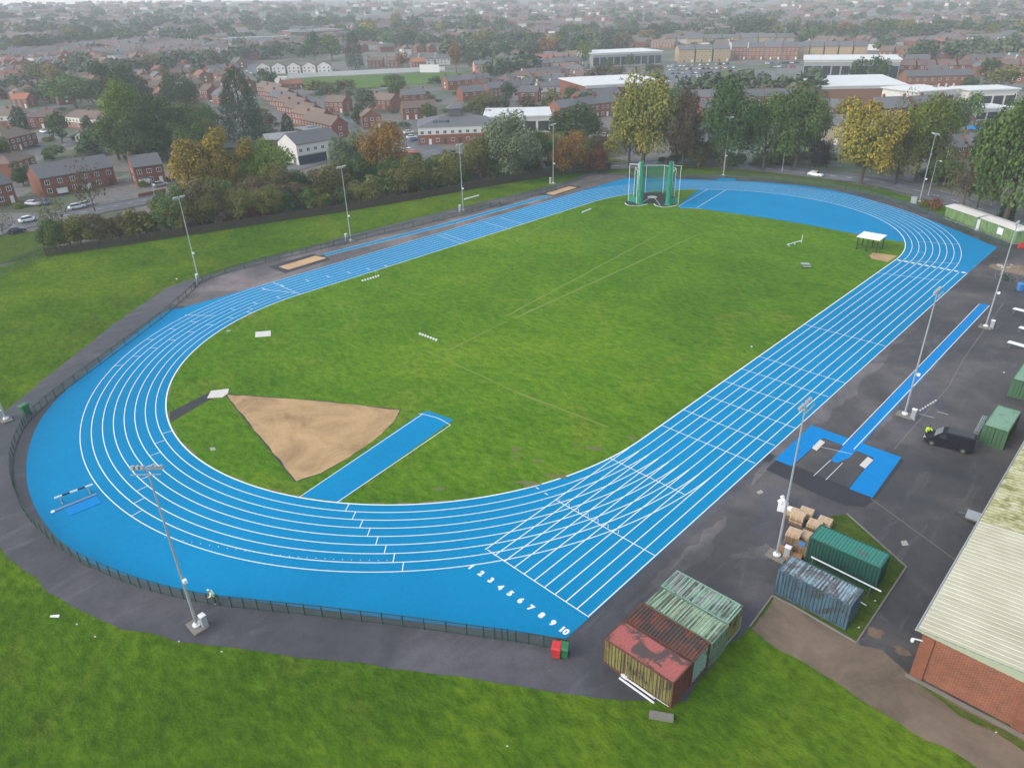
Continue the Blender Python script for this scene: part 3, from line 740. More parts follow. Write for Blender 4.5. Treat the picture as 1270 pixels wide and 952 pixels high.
# ---- dark van
def loft(m, secs, mi=0, caps=True):
    """secs: list of closed rings with equal counts"""
    n = len(secs[0]); vs = [v for s_ in secs for v in s_]; fs = []
    for i in range(len(secs)-1):
        for k in range(n): fs.append((i*n+k, i*n+(k+1) % n, (i+1)*n+(k+1) % n, (i+1)*n+k))
    if caps: fs += [tuple(range(n-1, -1, -1)), tuple((len(secs)-1)*n+k for k in range(n))]
    m.add(vs, fs, mi)
def ring(x, w, z0, z1, rb=.08, rt=.12, wt=None):
    wt = w if wt is None else wt
    return [(x, -w+rb, z0), (x, w-rb, z0), (x, w, z0+rb), (x, (w+wt)/2, (z0+z1)/2), (x, wt, z1-rt), (x, wt-rt, z1), (x, -wt+rt, z1), (x, -wt, z1-rt), (x, -(w+wt)/2, (z0+z1)/2), (x, -w, z0+rb)]
def car_paint(name, c, metal=.2):
    t = NT(name); f = t.noise(t.objc(), 2, 3, .5); t.fin(t.mix(f, [x*.9 for x in c], [min(1, x*1.1) for x in c]), .32 if max(c) > .05 else .55, metal=metal, spec=.5 if max(c) > .05 else .2); t.b.inputs['Coat Weight'].default_value = .4 if max(c) > .05 else .0
    return t.mat
for n_, c_ in (('paint_black', (.012, .013, .02)), ('paint_white', (.74, .75, .76)), ('paint_silver', (.42, .44, .46)), ('paint_grey', (.13, .135, .145)), ('paint_blue', (.05, .12, .30)), ('paint_red', (.42, .03, .03)), ('paint_navy', (.02, .03, .06)), ('paint_plum', (.05, .02, .05))): car_paint(n_, c_)
def wheels(t, xs, w, r=.33, rimm='galv'):
    m = MB(); m.tube((0, -.11, 0), (0, .11, 0), r, r, 14); tm = m.mesh('wheel', M('rubber')); m = MB(); m.tube((0, -.118, 0), (0, .118, 0), r*.6, r*.6, 10); rm = m.mesh('rim', M(rimm))
    for x in xs:
        for s_ in (-1, 1): o = link('wheel', tm, t, (x, s_*(w-.1), r)); link('rim', rm, o)
va, vb_ = P(1193.2, 562, 0), P(1155, 552, 0); vd = (vb_-va).normalized(); vrz = math.atan2(vd.y, vd.x); vmid = (va+vb_)/2
vside = Vector((-vd.y, vd.x, 0))
van = thing('van', 'dark panel van parked on the yard with a person at its bonnet', 'van', vmid+vside*-.85 if vside.dot(EYE-vmid) > 0 else vmid+vside*.85, vrz)
b = MB()
loft(b, [ring(-2.42, .86, .42, 1.05), ring(-2.40, .92, .30, 1.88, wt=.80), ring(-2.0, .95, .25, 1.95, wt=.82), ring(.2, .96, .25, 1.97, wt=.82), ring(.75, .96, .25, 1.90, wt=.80), ring(1.45, .95, .25, 1.22, wt=.86), ring(1.95, .93, .25, 1.10, wt=.80), ring(2.30, .86, .28, .92, wt=.72), ring(2.42, .74, .35, .70, wt=.66)])
b.build('body', M('paint_black'), van)
b = MB(); b.add([(.80, -.74, 1.84), (.80, .74, 1.84), (1.47, .80, 1.20), (1.47, -.80, 1.20)], [(0, 3, 2, 1)]); b.v = [(x+.03, y, z+.03) for x, y, z in b.v]; b.build('windscreen', M('screen_glass'), van)

simple('van_roof', (.040, .041, .048), .5, .1)
b = MB(); b.box((-.9, 0, 1.975), (2.5, 1.30, .02)); [b.box((-.9, y, 1.99), (2.4, .05, .02)) for y in (-.5, -.17, .17, .5)]; b.build('roof_panel', M('van_roof'), van)
for s_ in (-1, 1):
    b = MB(); b.add([(1.28, s_*.905, 1.22), (.35, s_*.905, 1.22), (.35, s_*.86, 1.70), (.78, s_*.86, 1.70)], [(0, 1, 2, 3)]); b.build('door_window', M('glass'), van)
    b = MB(); b.box((2.30, s_*.64, .80), (.12, .20, .10), s_*-.3); b.build('headlight', M('lamp_glass'), van)
    b = MB(); b.box((1.15, s_*1.02, 1.25), (.12, .2, .16)); b.build('wing_mirror', M('black'), van)
b = MB(); b.box((2.45, 0, .48), (.03, .52, .11)); b.build('number_plate', M('white_paint'), van)
wheels(van, (1.55, -1.5), .96, .34, 'galv_dark')

# ---- shipping containers with corrugated panels
def rust_mat(name, c, rust, amt, stripe=None, seed=0.0):
    t = NT(name); p = t.objc(); q = t.n('ShaderNodeMapping'); t.l(p, q.inputs['Vector']); q.inputs['Location'].default_value = (seed, seed*.7, 0); p2 = q.outputs[0]
    a = t.noise(p2, .5, 6, .7, 1.0); b = t.noise(t.scalev(p2, (4, 4, .35)), 1.2, 4, .6); d = t.noise(p2, 7, 3, .7)
    col = t.mix(b, [x*.75 for x in c], [min(1, x*1.2) for x in c])
    col = t.mix(t.ramp(a, [(.62-amt*.35, 0.0), (.66-amt*.3, 1.0)]), col, rust)
    if stripe:      # weathering follows the ribs; dark side-wall stripes also paint in corrugation shading
        roof_ = name.endswith(('roof', 'roof_b')); st_ = t.noise(t.scalev(p2, (1, .03, 1) if roof_ else (1, 1, .03)), 5.5, 2, .6); pm_ = t.noise(p2, .6, 3, .6, .6)
        col = t.mix(t.math('MULTIPLY', t.ramp(st_, [(.47, 0.0), (.53, .9)]), t.ramp(pm_, [(.36, .25), (.52, 1.0)])), col, stripe)
    col = t.mix(.5, col, t.ramp(d, [(.3, .6), (.7, 1.3)]), 'MULTIPLY')
    return t.fin(col, .8, d, .2, .02)
rust_mat('olive_side', (.21, .19, .065), (.06, .045, .03), .12, (.10, .07, .035), 1)
rust_mat('rust_end', (.13, .045, .03), (.07, .03, .022), .3, None, 2)
rust_mat('red_roof', (.37, .10, .085), (.085, .055, .05), .45, None, 3.2)
rust_mat('rust_roof', (.17, .055, .03), (.065, .04, .035), .5, (.075, .05, .042), 4)
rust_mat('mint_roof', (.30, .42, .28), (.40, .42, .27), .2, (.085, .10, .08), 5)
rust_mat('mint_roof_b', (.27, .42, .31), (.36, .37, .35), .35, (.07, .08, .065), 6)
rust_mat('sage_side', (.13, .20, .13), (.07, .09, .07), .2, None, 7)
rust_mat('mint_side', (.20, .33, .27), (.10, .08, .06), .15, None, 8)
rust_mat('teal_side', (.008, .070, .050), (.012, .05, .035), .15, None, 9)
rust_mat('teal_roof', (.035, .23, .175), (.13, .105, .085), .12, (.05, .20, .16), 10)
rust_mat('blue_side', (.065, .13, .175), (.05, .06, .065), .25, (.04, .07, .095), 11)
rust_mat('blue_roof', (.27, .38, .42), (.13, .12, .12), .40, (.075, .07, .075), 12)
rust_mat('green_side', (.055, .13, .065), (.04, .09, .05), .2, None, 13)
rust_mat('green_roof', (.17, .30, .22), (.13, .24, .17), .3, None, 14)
rust_mat('hut_green', (.13, .24, .08), (.085, .16, .055), .35, (.19, .29, .13), 15)
def container(label, base, rz, L, mats, W=2.44, H=2.59, group=None, doors=1, ribs=.28, mark=None, rk=1.0):
    """base = one lower corner, long side along local +x, width +y"""
    t = thing('shipping_container', label, 'container', base, rz, group)
    side, roof, endm, trim = mats
    def corr(a, bb, n_out, h0, h1):
        a, bb = Vector(a), Vector(bb); n = max(3, int((bb-a).length/ribs)); vs = []; fs = []; d = (bb-a)/n; k = 0
        prof = [(0, 0), (.36, 0), (.46, .07), (.9, .07), (1, 0)]
        for i in range(n):
            for u, o in prof[:-1]:
                p = a+d*(i+u)-n_out*o; vs += [(p.x, p.y, h0), (p.x, p.y, h1)]
        vs += [(bb.x, bb.y, h0), (bb.x, bb.y, h1)]
        for i in range(len(vs)//2-1): fs.append((2*i, 2*i+2, 2*i+3, 2*i+1))
        return vs, fs
    s_ = MB()
    for a, bb, no in (((.08, .02, 0), (L-.08, .02, 0), Vector((0, -1, 0))), ((L-.08, W-.02, 0), (.08, W-.02, 0), Vector((0, 1, 0)))):
        s_.add(*corr(a, bb, no, .14, H-.1))
    s_.build('side_wall', M(side), t)
    e_ = MB(); e_.add(*corr((L-.02, .08, 0), (L-.02, W-.08, 0), Vector((1, 0, 0)), .14, H-.1)); e_.build('end_wall', M(endm), t)
    r_ = MB(); n = int(L/.27); vs = []; fs = []
    for i in range(n):
        for u, o in ((0, 0), (.4, 0), (.5, -.06*rk), (.9, -.06*rk)): vs += [(.06+(L-.12)*(i+u)/n, .06, H-.02+o), (.06+(L-.12)*(i+u)/n, W-.06, H-.02+o)]
    vs += [(L-.06, .06, H-.02), (L-.06, W-.06, H-.02)]
    for i in range(len(vs)//2-1): fs.append((2*i, 2*i+2, 2*i+3, 2*i+1))
    r_.add(vs, fs); r_.build('roof', M(roof), t)
    f = MB()
    for x in (.06, L-.06):
        for y in (.06, W-.06): f.box((x, y, H/2), (.12, .12, H-.002))
    for y in (.05, W-.05): f.box((L/2, y, H-.05), (L-.24, .096, .1)); f.box((L/2, y, .08), (L-.24, .096, .16))
    for x in (.05, L-.05): f.box((x, W/2, H-.05), (.096, W-.24, .1)); f.box((x, W/2, .08), (.096, W-.24, .16))
    f.build('frame', M(trim), t)
    for k in range(2):
        d = MB(); d.box((.035, W*(.27+.46*k), H/2), (.05, W*.44, H-.3)); dd = d.build('door', M(endm), t)
        hd = MB(); [hd.tube((-.03, W*(.27+.46*k)+o, .18), (-.03, W*(.27+.46*k)+o, H-.18), .025, n=6) for o in (-.2, .2)]; hd.build('locking_bar', M(trim), dd)
    return t
grp4 = None
container('container nearest the grass with red roof and striped olive side', (52.4, -70.55, 0), 0, 6.06, ('olive_side', 'red_roof', 'rust_end', 'rust_end'), rk=.12)
container('container with a rusted brown corrugated roof beside the red roofed one', (52.45, -68.03, 0), .01, 6.06, ('mint_side', 'rust_roof', 'mint_side', 'rust_end'))
container('pale yellowish green roofed container beside the rusty brown one', (52.6, -65.5, 0), -.01, 6.06, ('sage_side', 'mint_roof', 'sage_side', 'sage_side'))
container('mint roofed container with olive end, farthest from the grass in its row of four', (52.5, -63.0, 0), 0.0, 6.06, ('sage_side', 'mint_roof_b', 'olive_side', 'mint_side'))
container('dark teal green container with light teal roof behind the pallets', (58.92, -49.25, 0), 0.005, 6.06, ('teal_side', 'teal_roof', 'teal_side', 'teal_side'))
container('blue grey container with weathered striped roof on the kerbed grass', (58.72, -54.9, 0), -.02, 6.06, ('blue_side', 'blue_roof', 'blue_side', 'blue_side'))
container('pale green container behind the dark van', (67.55, -18.0, 0), PI/2, 6.06, ('green_side', 'green_roof', 'green_side', 'green_side'), H=2.4)
container('green container cut by the right picture edge with white door marks', (67.3, -3.7, 0), PI/2, 6.06, ('green_side', 'green_roof', 'green_side', 'green_side'), H=2.4)
# rack of steel pipes beside the green container
t = thing('pipe_rack', 'steel rack of grey pipes leaning beside the pale green container', 'rack', (64.4, -15.8, 0), .05)
b = MB(); [b.tube((x, -2.0, .5+z), (x, 2.4, .5+z), .045, n=6) for x in (0, .18, .36) for z in (0, .35, .7)]; b.build('pipe', M('galv'), t)
b = MB(); [b.box((x, y, .65), (.07, .07, 1.3)) for x in (-.1, .46) for y in (-1.2, 1.5)]; [b.bar((-.1, y, z), (.46, y, z), .06, .06) for y in (-1.2, 1.5) for z in (.42, .78, 1.12)]; b.build('frame', M('galv_dark'), t)

# ---- pallet stacks
def pallet_mesh(mat):
    m = MB()
    for i in range(6): m.box((0, -.455+.182*i, .135), (1.2, .115, .022))
    for x in (-.55, 0, .55):
        m.box((x, 0, .113), (.07, 1.0, .022))
        for y in (-.45, 0, .45): m.box((x, y, .06), (.13, .13, .085))
    for y in (-.45, 0, .45): m.box((0, y, .009), (1.2, .1, .018))
    return m.mesh('pallet', M(mat))
pal = [pallet_mesh(m_) for m_ in ('pale_wood', 'wood', 'orange_wood')]
STK = [(981, 641, 6, 0, .2, 'left of the row behind, beside the white bag'), (988, 648, 7, 0, .1, 'in the middle of the group with dark gaps'), (999, 640, 5, 0, .15, 'at the back of the group'),
       (1022, 652, 5, 0, .1, 'nearest the green grass'), (1009, 657, 6, 0, .1, 'against the teal container end'), (983, 671, 8, 0, .1, 'in front left of the group, the tallest'),
       (1000, 672, 6, 0, .1, 'between the tall stack and the teal container'), (992, 686, 7, 1, .1, 'with a blue sheet on top'), (984, 694, 3, 2, .25, 'low and orange at the front of the group'), (973, 685, 2, 2, .2, 'lowest of all, beside the mast')]
for x, y, n, k, a, wh in STK:
    q = P(x, y, 0)
    for i in range(n):
        o = link('pallet', pal[k if k else (0 if i > n-4 or R.random() < .3 else 1)], None, (q.x+R.uniform(-.03, .03), q.y+R.uniform(-.03, .03), .02+.15*i), a+R.uniform(-.04, .04))
        top = i == n-1
        tag(o, ('topmost wooden pallet of the stack ' if top else 'wooden pallet inside the stack ')+wh.split(',')[0], 'pallet', None if top else 'pallets in the stack '+wh.split(',')[0])
q = P(992, 686, 0); o = MB(); o.box((0, 0, 0), (.55, .5, .06)); tag(o.build('plastic_sheet', M('bin_blue'), None, (q.x, q.y, 1.12), .2), 'small blue plastic sheet lying on top of a pallet stack', 'sheet')
q = P(970, 632, 0); b = MB()
for i in range(5): b.box((R.uniform(-.25, .25), R.uniform(-.2, .2), .9+.13*i), (.75-.1*i, .6-.08*i, .2), R.random(), top=.75)
b.box((0, 0, .4), (.9, .8, .8)); tag(b.build('rubble_bag', M('plastic_white'), None, (q.x, q.y, 0), .3), 'white bulk bag on the stack end beside the pallets and mast', 'bag')

# ---- long white poles and timber lying about
def bars(name, label, cat, segs, mat, group=None):
    m = MB(); c = segs[0][0]
    for a, b2, w_, z in segs:
        p, q = P(*a, 0), P(*b2, 0); o0 = P(*c, 0); m.bar((p.x-o0.x, p.y-o0.y, z), (q.x-o0.x, q.y-o0.y, z), w_, w_)
    o0 = P(*c, 0); return tag(m.build(name, M(mat), None, (o0.x, o0.y, 0)), label, cat, group)
bars('metal_bench_frame', 'white metal beams lying on the tarmac beside the olive container side', 'beam', [((768, 841), (811, 872), .11, .08), ((771, 838), (812, 867), .09, .10), ((785, 848), (809, 865), .08, .16), ((771, 837), (777, 842), .2, .12)], 'plastic_white')
bars('thin_pole', 'thin white pole on the ground along the foot of the olive container side', 'pole', [((776, 842), (832, 878), .06, .08)], 'plastic_white')
bars('plank', 'weathered grey plank lying on the grass near the containers', 'plank', [((805, 887), (835, 892), .5, .04)], 'plinth_concrete')
t = thing('pole_stand', 'long white pole on low stands between the teal and blue containers', 'pole', (60.3, -51.2, 0)); pa_, pb_ = P(1006, 690, 1.15)-t.location, P(1093, 733, .95)-t.location
b = MB(); b.tube(pa_, pb_, .07, n=8); b.build('pole', M('plastic_white'), t)
for x, y, z in (pa_.lerp(pb_, .03), pa_.lerp(pb_, .86)):
    b = MB(); b.bar((x, y-.35, 0), (x, y, z), .05, .05); b.bar((x, y+.35, 0), (x, y, z), .05, .05); b.build('stand', M('galv_dark'), t)
bars('thin_pole', 'short white bar poking out behind the blue container', 'pole', [((1060, 748), (1073, 756), .07, .5)], 'plastic_white')
# marker boards
def board_row(pxa, pxb, n, label, group, size=.42, names='distance_marker'):
    for i in range(n):
        a, b2 = P(*pxa, 0), P(*pxb, 0); p = a.lerp(b2, i/(n-1)); m = MB()
        m.box((0, 0, size/2+.04), (size, .05, size)); m.box((0, .06, size/2), (.05, .2, .04)); m.bar((0, .02, size), (0, .22, 0), .04, .03)
        o = m.build(names, M('plastic_white'), None, (p.x, p.y, .03), .7)
        tag(o, label, 'marker', group)
board_row((521, 415.5), (541, 423), 7, 'small white marker board in the slanting row in the middle of the infield', 'white marker boards in the middle of the infield', .34)
board_row((450, 349.5), (469.5, 343.5), 7, 'small white marker board in the row beside the back straight near the long jump pit', 'white marker boards beside the back straight', .34)
board_row((1141, 510), (1160, 498), 7, 'small white marker board in the row on the yard beside the runway mast', 'white marker boards on the yard', .21)
t = thing('low_hurdle_frame', 'thin metal stand lying next to the yard marker boards', 'frame', (*P(1140, 514, 0).xy, .03))
b = MB(); b.tube((0, 0, .05), (1.6, .2, .05), .03, n=6); b.tube((1.4, 2.0, .05), (2.6, 2.1, .05), .03, n=6); b.build('bar', M('galv'), t)
t = thing('low_hurdle_frame', 'thin grey stand at the end of the marker boards by the back straight', 'frame', (*P(466, 342, 0).xy, .03))
b = MB(); b.tube((0, 0, 0), (0, 0, .9), .03, n=6); b.tube((.6, 0, 0), (.6, 0, .9), .03, n=6); b.tube((0, 0, .9), (.6, 0, .9), .03, n=6); b.build('bar', M('galv'), t)

# ---- throwing boards and slabs
def slab(name, label, px, h, mat, z=.03, cat='slab'):
    q = [P(*v, 0).xy for v in px]; c = sum(q, Vector((0, 0)))/len(q); m = MB(); pts = [(v.x-c.x, v.y-c.y) for v in q]; n = len(pts)
    m.add([(x, y, 0) for x, y in pts]+[(x, y, h) for x, y in pts], [tuple(range(n, 2*n))]+[(i, (i+1) % n, n+(i+1) % n, n+i) for i in range(n)])
    me = m.mesh(name, M(mat)); bm = bmesh.new(); bm.from_mesh(me); bmesh.ops.recalc_face_normals(bm, faces=bm.faces); bm.to_mesh(me); bm.free()
    return tag(link(name, me, None, (c.x, c.y, z)), label, cat)
slab('throwing_circle', 'white concrete shot circle at the tip of the sand sector', [(257, 494), (262, 485), (284, 482.5), (283, 488), (276, 493)], .06, 'pale_concrete', .035)
slab('plywood_board', 'pale square board lying on the infield grass near the back bend', [(317, 412), (336, 410.5), (336, 417), (316.5, 418.5)], .06, 'pale_concrete')
slab('drain_cover', 'grey drain cover in the grass left of the sand sector', [(260, 555.5), (266, 555), (268, 558), (262, 559)], .04, 'concrete')
slab('drain_cover', 'small grey cover in the grass beside the inner kerb under the back bend', [(281, 410), (286, 409.5), (286, 411), (281, 411.3)], .04, 'concrete')
slab('concrete_base', 'pale dirt and concrete base beside the shelter on the infield', [(1078, 317), (1083, 313.5), (1113, 317.5), (1101, 325), (1081, 321)], .02, 'sand')
slab('drain_cover', 'pale square cover set in the tarmac beside the teal container', [(1117, 671), (1124, 670), (1127, 676), (1119, 677)], .01, 'concrete')
slab('drain_cover', 'pale square cover set in the tarmac near the lower home straight edge', [(938, 610), (944, 607.5), (947, 611), (941, 613)], .01, 'concrete')
slab('foam_mat', 'flat white mat beside the upper arm of the blue pole vault pad', [(1007, 556), (1017, 545.5), (1023, 549), (1013, 559)], .07, 'pale_concrete', .03, 'mat')
slab('foam_mat', 'flat white mat beside the lower arm of the blue pole vault pad', [(1066, 577), (1076, 567), (1083, 571), (1073, 581)], .07, 'pale_concrete', .03, 'mat')
slab('litter', 'white sheet of litter on the near grass below the path', [(63, 763), (74, 762), (73, 765.5), (62, 765)], .05, 'plastic_white', 0, 'litter')
for x, y, wh in ((95.5, 774, 'left of the near mast'), (118, 789.5, 'midway between the white sheet and the near mast'), (222, 795.5, 'at the path edge under the near mast'), (275, 808, 'right of the near mast'), (629, 925, 'near the bottom of the lawn'), (932, 430, 'on the infield beside the home straight'), (219, 346, 'by the fence corner on the bank'), (1065, 778, 'beside the kerb of the container grass'), (1085, 745, 'behind the blue container'), (1235, 908, 'on the verge below the brick wall'), (1245, 462, 'on the yard beyond the van')):
    slab('litter', 'tiny pale scrap of litter '+wh, [(x-1.4, y), (x+.7, y-.8), (x+1.4, y+.5), (x-.4, y+.8)], .05, 'pale_concrete', .03, 'litter')
bars('white_rail', 'white bar lying on the infield in front of the throwing cage', 'bar', [((722, 264), (733, 259.5), .22, .12)], 'plastic_white')
bars('white_rail', 'white gate bar on the bank beside the third back straight mast', 'bar', [((576, 252), (594, 247), .25, 1.0)], 'plastic_white')
t = thing('hurdle_trolley', 'thin white frame lying on the far infield', 'frame', (*P(976, 305.5, 0).xy, .03))
b = MB(); q = P(994, 300.5, 0)-P(976, 305.5, 0); b.tube((0, 0, .35), (q.x, q.y, .35), .09, n=6); [b.tube((q.x*k, q.y*k, .35), (q.x*k+.3*s_, q.y*k-.3*s_, 0), .05, n=5) for k in (.1, .5, .95) for s_ in (-1, 1)]; b.tube((q.x, q.y, 0), (q.x, q.y, 1.5), .05, n=6); b.build('frame', M('plastic_white'), t)
t = thing('starting_rostrum', 'small grey equipment frame on the infield between the thin white frame and the shelter', 'frame', (*P(998, 332, 0).xy, .03), .6)
b = MB(); b.box((0, 0, .75), (1.5, .9, .08)); b.box((.2, -.6, .45), (1.4, .6, .06)); b.build('deck', M('galv'), t)
b = MB(); [b.box((x, y, .37), (.06, .06, .74)) for x in (-.7, .7) for y in (-.4, .4)]; [b.bar((x, -.4, .1), (x, .4, .7), .05, .05) for x in (-.7, .7)]; b.build('leg', M('galv_dark'), t)
# shelter stand on the infield
t = thing('judges_shelter', 'white flat roofed shelter on thin dark legs beside the far bend', 'shelter', (30.35, 45.8, .03), 0)
b = MB(); b.add([(-2.2, -1.9, 2.55), (2.2, -1.9, 2.55), (2.2, 1.9, 2.75), (-2.2, 1.9, 2.75), (-2.2, -1.9, 2.67), (2.2, -1.9, 2.67), (2.2, 1.9, 2.87), (-2.2, 1.9, 2.87)], [(3, 2, 1, 0), (4, 5, 6, 7), (0, 1, 5, 4), (1, 2, 6, 5), (2, 3, 7, 6), (3, 0, 4, 7)]); b.build('roof', M('plastic_white'), t)
for x in (-1.9, 0, 1.9):
    for y in (-1.6, 1.6): b = MB(); b.box((x, y, 1.3), (.17, .17, 2.6)); b.build('leg', M('black'), t)
b = MB(); [b.bar((-1.9, y, 1.0), (1.9, y, 1.0), .05, .05) for y in (-1.6, 1.6)]; b.bar((-1.9, -1.6, .4), (-1.9, 1.6, .9), .05, .05); b.build('brace', M('black'), t)

# ---- steeplechase barrier and water jump
a0, a1 = P(70.5, 626, 0), P(118, 608.5, 0); d_ = (a1-a0); L_ = d_.length; rz_ = math.atan2(d_.y, d_.x)
t = thing('steeplechase_barrier', 'black and white striped steeplechase barrier across the blue near bend', 'barrier', (a0.x, a0.y, .02), rz_)
for i in range(5):
    b = MB(); b.box((L_*(i+.5)/5, 0, .86), (L_/5-.004, .14, .14)); b.build('beam_block', M('plastic_white' if i % 2 == 0 else 'black'), t)
for x in (.5, L_-.5):
    b = MB(); b.box((x, 0, .4), (.1, .1, .8)); b.box((x, .2, .05), (.1, 1.1, .08)); b.build('stand', M('galv'), t)
w0, w1 = P(68, 634, 0), P(120, 613, 0)
simple('lip_blue', (.12, .24, .38), .5, .1)
t = thing('water_jump_cover', 'grey metal bar and pale blue cover of the water jump', 'cover', (w0.x, w0.y, .02), math.atan2((w1-w0).y, (w1-w0).x)); L_ = (w1-w0).length
b = MB(); b.box((L_/2, 0, .06), (L_, .34, .1)); b.build('metal_lip', M('lip_blue'), t)
b = MB(); b.tube((-.15, 0, .03), (-.15, 0, .10), .22, n=10); b.build('drain_ring', M('plastic_white'), t)
b = MB(); b.box((L_/2+.35, -1.15, .03), (L_*.78, 1.7, .03)); b.build('cover_panel', M('pad_blue'), t)

# ---- throwing cage at the far end
cb = P(810, 244, 0)
cage = thing('throwing_cage', 'tall throwing cage with green nets and white posts at the far end of the infield', 'throwing cage', (cb.x, cb.y, 0))
fwd = (P(808, 262, 0)-cb); fwd.z = 0; fwd.normalize(); sd_ = Vector((fwd.y, -fwd.x, 0))
if sd_.dot(RT) < 0: sd_ = -sd_
def loc(px, py): q = P(px, py, 0)-cb; return Vector((q.x, q.y, 0))
b = MB(); ring_p = [loc(*v) for v in ((775, 253), (788, 255.5), (797, 254), (803, 252.5), (812, 252.5), (818, 255.5), (826, 256.5), (838, 255), (843, 251), (836, 243), (822, 239), (800, 239), (784, 243), (776, 249))]
b.poly([(v.x, v.y, .045) for v in ring_p]); b.build('cage_floor', M('new_tarmac'), cage)
b = MB(); b.poly([(loc(809, 244.6).x+1.25*math.cos(k*PI/10), loc(809, 244.6).y+1.25*math.sin(k*PI/10), .055) for k in range(20)]); b.build('throwing_circle', M('pale_concrete'), cage)
b = MB()
for a, c_ in (((805, 246), (793, 254)), ((812, 246), (819, 255.5))): q = [loc(*a).xy, loc(*c_).xy]; b.strip(q, .12, .06)
for pts in ([(775, 252), (779, 255), (790, 255.6), (798, 254.6), (803, 253.2)], [(811, 253.2), (814, 255.6), (822, 257.2), (832, 256.4), (840, 254.4)]): b.strip(smooth_line([loc(*v).xy for v in pts], 4), .28, .07)
b.build('sector_line', M('line_white'), cage)
def pole(p, h, r=.07, lean=Vector((0, 0, 0)), nm='post'): m = MB(); m.tube((p.x, p.y, 0), (p.x+lean.x, p.y+lean.y, h), r, r*.85, 8); m.build(nm, M('white_paint'), cage)
arcp = [loc(*v) for v in ((779, 249.5), (789, 252.5), (786, 243), (800, 239.5), (822, 239.5), (836, 244), (831, 251), (841, 253))]
for i, p_ in enumerate(arcp): pole(p_, 9.3 if i in (0, 7) else (10 if i in (1, 6) else 7.2))
gl, gr = loc(793.5, 253), loc(828.5, 254)
for gp_ in (gl, gr):
    m = MB()
    for k in range(9): a = k*.7; m.tube((gp_.x+.45*math.cos(a), gp_.y+.55*math.sin(a), .1), (gp_.x+.35*math.cos(a+.3), gp_.y+.35*math.sin(a+.3), 10.2+.25*math.sin(k*2.1)), .26, .15, 7)
    m.tube((gp_.x, gp_.y, .05), (gp_.x, gp_.y, .9), .95, .4, 9)
    m.build('gate_net', M('net_bunched'), cage)
    pole(gp_+sd_*.55*(-1 if gp_ is gl else 1), 10.3, .08)
m = MB()
for a, b2, z0, z1 in ((arcp[0], gl, 9.2, 9.6), (gr, arcp[7], 9.6, 9.2)): m.bar((a.x, a.y, z0), (b2.x, b2.y, z1), .1, .1)
for a, b2 in ((arcp[2], arcp[3]), (arcp[3], arcp[4]), (arcp[4], arcp[5]), (gl, arcp[2]), (arcp[5], gr)): m.bar((a.x, a.y, 7.15), (b2.x, b2.y, 7.15), .07, .07)
m.build('top_rail', M('white_paint'), cage)
for a, b2, z1 in ((arcp[2], arcp[3], 7.1), (arcp[3], arcp[4], 7.1), (arcp[4], arcp[5], 7.1), (gl, arcp[2], 7.1), (arcp[5], gr, 7.1)):
    m = MB(); m.add([(a.x, a.y, .05), (b2.x, b2.y, .05), (b2.x, b2.y, z1), (a.x, a.y, z1)], [(0, 1, 2, 3)]); m.build('net_panel', M('net_green'), cage)
for a, b2, z1 in ((arcp[0], gl, 1.6), (gr, arcp[7], 1.6)):
    m = MB(); m.add([(a.x, a.y, .05), (b2.x, b2.y, .05), (b2.x, b2.y, z1), (a.x, a.y, z1)], [(0, 1, 2, 3)]); m.build('net_panel', M('net_bunched'), cage)

# ---- green huts, cabinet, yard clutter
def hut(label, a, c_, dep, h, wm, roofm, door=.5, panel=None):
    p, q = P(*a, 0), P(*c_, 0); d = q-p; L = d.length; t = thing('portable_cabin', label, 'cabin', (p.x, p.y, 0), math.atan2(d.y, d.x))
    b = MB(); b.box((L/2, dep/2, h/2+.1), (L-.1, dep-.1, h-.2)); [b.box((L*(i+.5)/14, .03, h/2+.1), (.09, .05, h-.3)) for i in range(14)]; b.build('wall', M(wm), t)
    b = MB(); b.add([(-.15, -.2, h), (L+.15, -.2, h), (L+.15, dep/2, h+.32), (-.15, dep/2, h+.32), (L+.15, dep+.2, h), (-.15, dep+.2, h), (-.15, -.2, h-.12), (L+.15, -.2, h-.12), (L+.15, dep+.2, h-.12), (-.15, dep+.2, h-.12)], [(0, 1, 2, 3), (3, 2, 4, 5), (6, 7, 1, 0), (7, 8, 4, 2, 1), (8, 9, 5, 4), (9, 6, 0, 3, 5)]); b.build('roof', M(roofm), t)
    b = MB(); b.box((L/2, dep/2, .06), (L-.02, dep-.02, .12)); b.build('skirt', M('concrete'), t)
    b = MB(); b.box((L*door, -.02, 1.05), (.95, .06, 1.95)); b.box((L*door+.35, -.06, 1.05), (.08, .05, .1)); b.build('door', M(wm), t)
    if panel: b = MB(); b.box((L*panel, -.03, 1.5), (1.5, .06, 1.3)); b.build('notice_panel', M('plastic_white'), t)
    return t
simple('cabin_roof', (.66, .63, .58), .7, .08, .6)
hut('long green portable cabin nearer the mast behind the far bend', (1170, 270.5), (1208.5, 284.5), 3.6, 2.75, 'hut_green', 'cabin_roof', .3)
hut('green portable cabin with a white wall panel nearest the right picture edge', (1213, 286), (1257, 303), 3.6, 2.75, 'hut_green', 'cabin_roof', .15, .58)
b = MB(); b.box((0, 0, .75), (1.3, .7, 1.5)); b.box((0, 0, 1.53), (1.4, .8, .08)); b.box((0, -.37, .8), (1.1, .04, 1.2)); b.box((0, 0, .06), (1.5, .9, .12)); q = P(1132.5, 252, 0); tag(b.build('utility_cabinet', M('grey_paint'), None, (q.x, q.y, 0), .2), 'grey green utility cabinet behind the far bend fence', 'cabinet')
